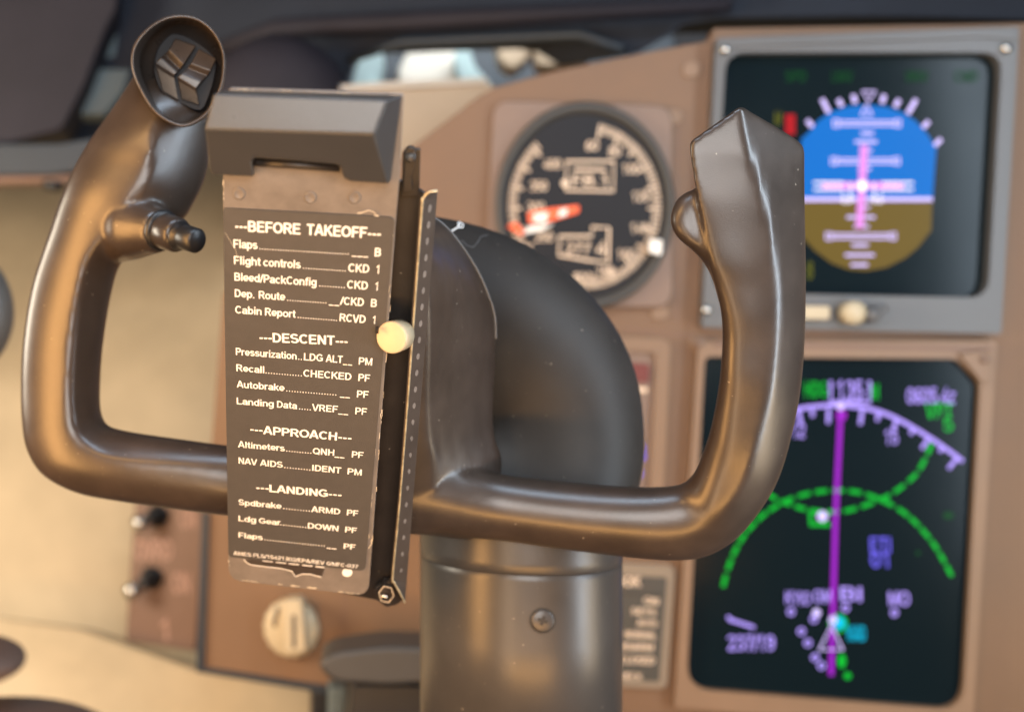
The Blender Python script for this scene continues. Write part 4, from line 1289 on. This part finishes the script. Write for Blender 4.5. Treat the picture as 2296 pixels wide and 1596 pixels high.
line(z3, 1086, 145, 1154, 800, [('Ldg', 145, 242), ('Gear', 258, 378), ('...', 372, 525), ('DOWN', 529, 698), ('PF', 736, 800)], CAP)
line(z3, 1178, 145, 1246, 792, [('Flaps', 145, 280), ('...', 284, 628), ('_', 632, 690), ('PF', 728, 792)], CAP)
line(z3, 1273, 117, 1350, 808, [('AMES', 117, 215), ('PLS/15421302/EPA/REV', 228, 620), ('0/MFC-037', 634, 808)], CAP * .72, 1.15)
TX.build('lettering', M_ink, placard)

# spring clip
cl = Bag()
def C(u, v, h): return CARD.pix(u, v, h)
KU = .5605 / 1.451
bt = [C(497, 203, .001), C(903, 214, .001)]          # back top edge
tp = [C(*z2(148, 112), .0085), C(*z2(1158, 148), .0085)]
cr = [C(*z2(98, 314), .0150), C(*z2(1082, 346), .0150)]
n_ = [z2(128, 555), z2(150, 580), z2(384, 590), z2(372, 500), z2(392, 478), z2(868, 520), z2(886, 535), z2(905, 598), z2(945, 618), z2(1168, 632)]
lowf = [C(u, v, .0100) for u, v in n_]
lowb = [C(u + 4, v - 3, .0012) for u, v in n_]
verts = bt + tp + cr + lowf + lowb
B0, T0, K0, L0, Q0 = 0, 2, 4, 6, 16
faces = [(0, 2, 3, 1), (2, 4, 5, 3),
         (4, 6, 7, 8, 9, 10, 11, 12, 13, 14, 15, 5)]
faces += [(L0 + i, Q0 + i, Q0 + i + 1, L0 + i + 1) for i in range(9)]
faces += [(0, Q0, L0, 4, 2), (1, 3, 5, L0 + 9, Q0 + 9), (0, 1) + tuple(Q0 + i for i in range(9, -1, -1))]
clip = mesh('clip', verts, faces, M_clip, ch, bevel=.0009, seg=3)
bb = Bag(); bb.tube([C(*z2(385, 505), .004), C(*z2(885, 540), .004)], .0016, 10); bb.build('clip_pin', M_bracket, ch, smooth=True)

# perforated side bracket behind the plate
bb = Bag()
bb.slab([C(u, v, -.012) for u, v in rounded([(540, 400), (900, 405), (950, 430), (962, 450), (905, 1345), (868, 1362), (845, 1345), (560, 1290)], 6)], -CARD.n * .0015)
bb.build('backing_channel', M_bracket, ch, bevel=.0004)
fe = smooth_path([(981, 428), (962, 430), (950, 444), (946, 462)], 5)
front_edge = [(f_[0], f_[1]) for f_ in fe] + [(880, 1290), (884, 1306), (896, 1326), (908, 1350)]
outer_e = (981, 428), (908, 1350)
# flange: a strip between its front edge and its rear edge
prof = smooth_path([(981, 428), (961, 431), (949, 446), (946, 466), (929, 700), (912, 930), (896, 1130), (881, 1288), (884, 1304), (895, 1324), (908, 1350)], 6)
fv = [C(u, v, -.003) for u, v in prof]
rear = []
for i, (u, v) in enumerate(prof):
    s_ = i / (len(prof) - 1)
    vv = min(max(v, 428), 1350)
    rear.append(C(981 + (908 - 981) * (vv - 428) / 922 + .2, vv, -.0105))
fl = Bag()
n = len(prof)
off = (CARD.ex * -1.0) * .0010
V_ = fv + rear + [p + off for p in fv] + [p + off for p in rear]
Fc = []
for i in range(n - 1):
    Fc += [(i, i + 1, n + i + 1, n + i), (2 * n + i + 1, 2 * n + i, 3 * n + i, 3 * n + i + 1), (i + 1, i, 2 * n + i, 2 * n + i + 1), (n + i, n + i + 1, 3 * n + i + 1, 3 * n + i)]
fl.add(V_, Fc)
flange = fl.build('perforated_flange', M_flange, ch)
ed = Bag()
ed.tube([p + CARD.n * .0002 for p in fv], .00045, 6)
ed.build('worn_edge', M_wear, flange, smooth=True)
hb = Bag()
for k in range(23):
    v = z2(1424, 775)[1] + k * (z3(1060, 1360)[1] - z2(1424, 775)[1]) / 22
    e0 = 946 + (881 - 946) * (v - 466) / 822 if v > 466 else 948
    e1 = 981 + (908 - 981) * (v - 428) / 922
    a, c_ = C(e0, v, -.003), C(e1, v, -.0105)
    mid = a.lerp(c_, .52) + CARD.ex * .00012 - Vector((0, .0003, 0))
    axu = (c_ - a).normalized()
    axv = cd
    ring = [mid + axu * .0013 * math.cos(6.2832 * q / 14) + axv * .0019 * math.sin(6.2832 * q / 14) for q in range(14)]
    hb.add(ring, [tuple(range(14))])
holes = hb.build('hole_row', M_plate, flange)
bb = Bag()
u_, v_ = 866, 1332
bb.slab([C(u_ + 18 * math.cos(k * 1.0472 + .2), v_ + 20 * math.sin(k * 1.0472 + .2), -.005) for k in range(6)], -CARD.n * .006)
nut = bb.build('hex_nut', M_bracket, ch, bevel=.0003)
bb = Bag(); bb.stroke(CARD, [(u_ + 17 * math.cos(k * 1.0472 + .2), v_ + 19 * math.sin(k * 1.0472 + .2)) for k in range(6)], 2.2, -.00485, True)
bb.build('worn_nut_edge', M_chip, nut)
bb = Bag(); p = C(862, 1332, -.005); bb.tube([p, p + CARD.n * .002, p + CARD.n * .0028], [.0019, .0018, .001], 16)
bb.build('bolt_end', M_steel, ch, smooth=True)
bb = Bag(); bb.slab([C(u, v, -.0075) for u, v in rounded([(838, 1320), (880, 1300), (903, 1346), (886, 1358), (862, 1358), (842, 1340)], 8)], -CARD.n * .003)
bb.build('bolt_tab', M_bracket, ch, bevel=.0004)
# hinge ears by the clip
bb = Bag()
bb.slab([C(u, v, -.006) for u, v in rounded([(908, 345), (914, 332), (928, 332), (934, 350), (930, 380), (922, 400), (926, 430), (904, 432)], 5)], -CARD.n * .002)
bb.build('hinge_ear', M_bracket, ch, bevel=.0003)
bb = Bag(); bb.tube([C(920, 352, -.0058), C(920, 352, -.0050)], [.0022, .0016], 16); bb.build('hinge_pin', M_column, ch, smooth=True)
bb = Bag()
bb.slab([C(u, v, -.009) for u, v in [(903, 345), (912, 333), (943, 336), (940, 440), (900, 440)]], -CARD.n * .0015)
bb.build('rear_ear', M_bracket, ch, bevel=.0003)
# ivory slide knob
a = C(877, 757, .0055)
axk = (C(877, 757, .0055) - C(896, 750, -.002)).normalized()
rk_ = 36.5 / F * a.y
bb = Bag(); bb.tube([a - axk * .0090, a - axk * .0008, a - axk * .0002, a], [rk_, rk_, rk_ * .97, rk_ * .9], 40)
kn = bb.build('slide_knob', M_knob, ch, smooth=True)
bb = Bag(); q = C(843, 744, .0050); bb.slab([C(841, 741, .0060), C(849, 741, .0060), C(849, 748, .0060), C(841, 748, .0060)], -CARD.n * .003); bb.build('slot', M_bracket, kn)
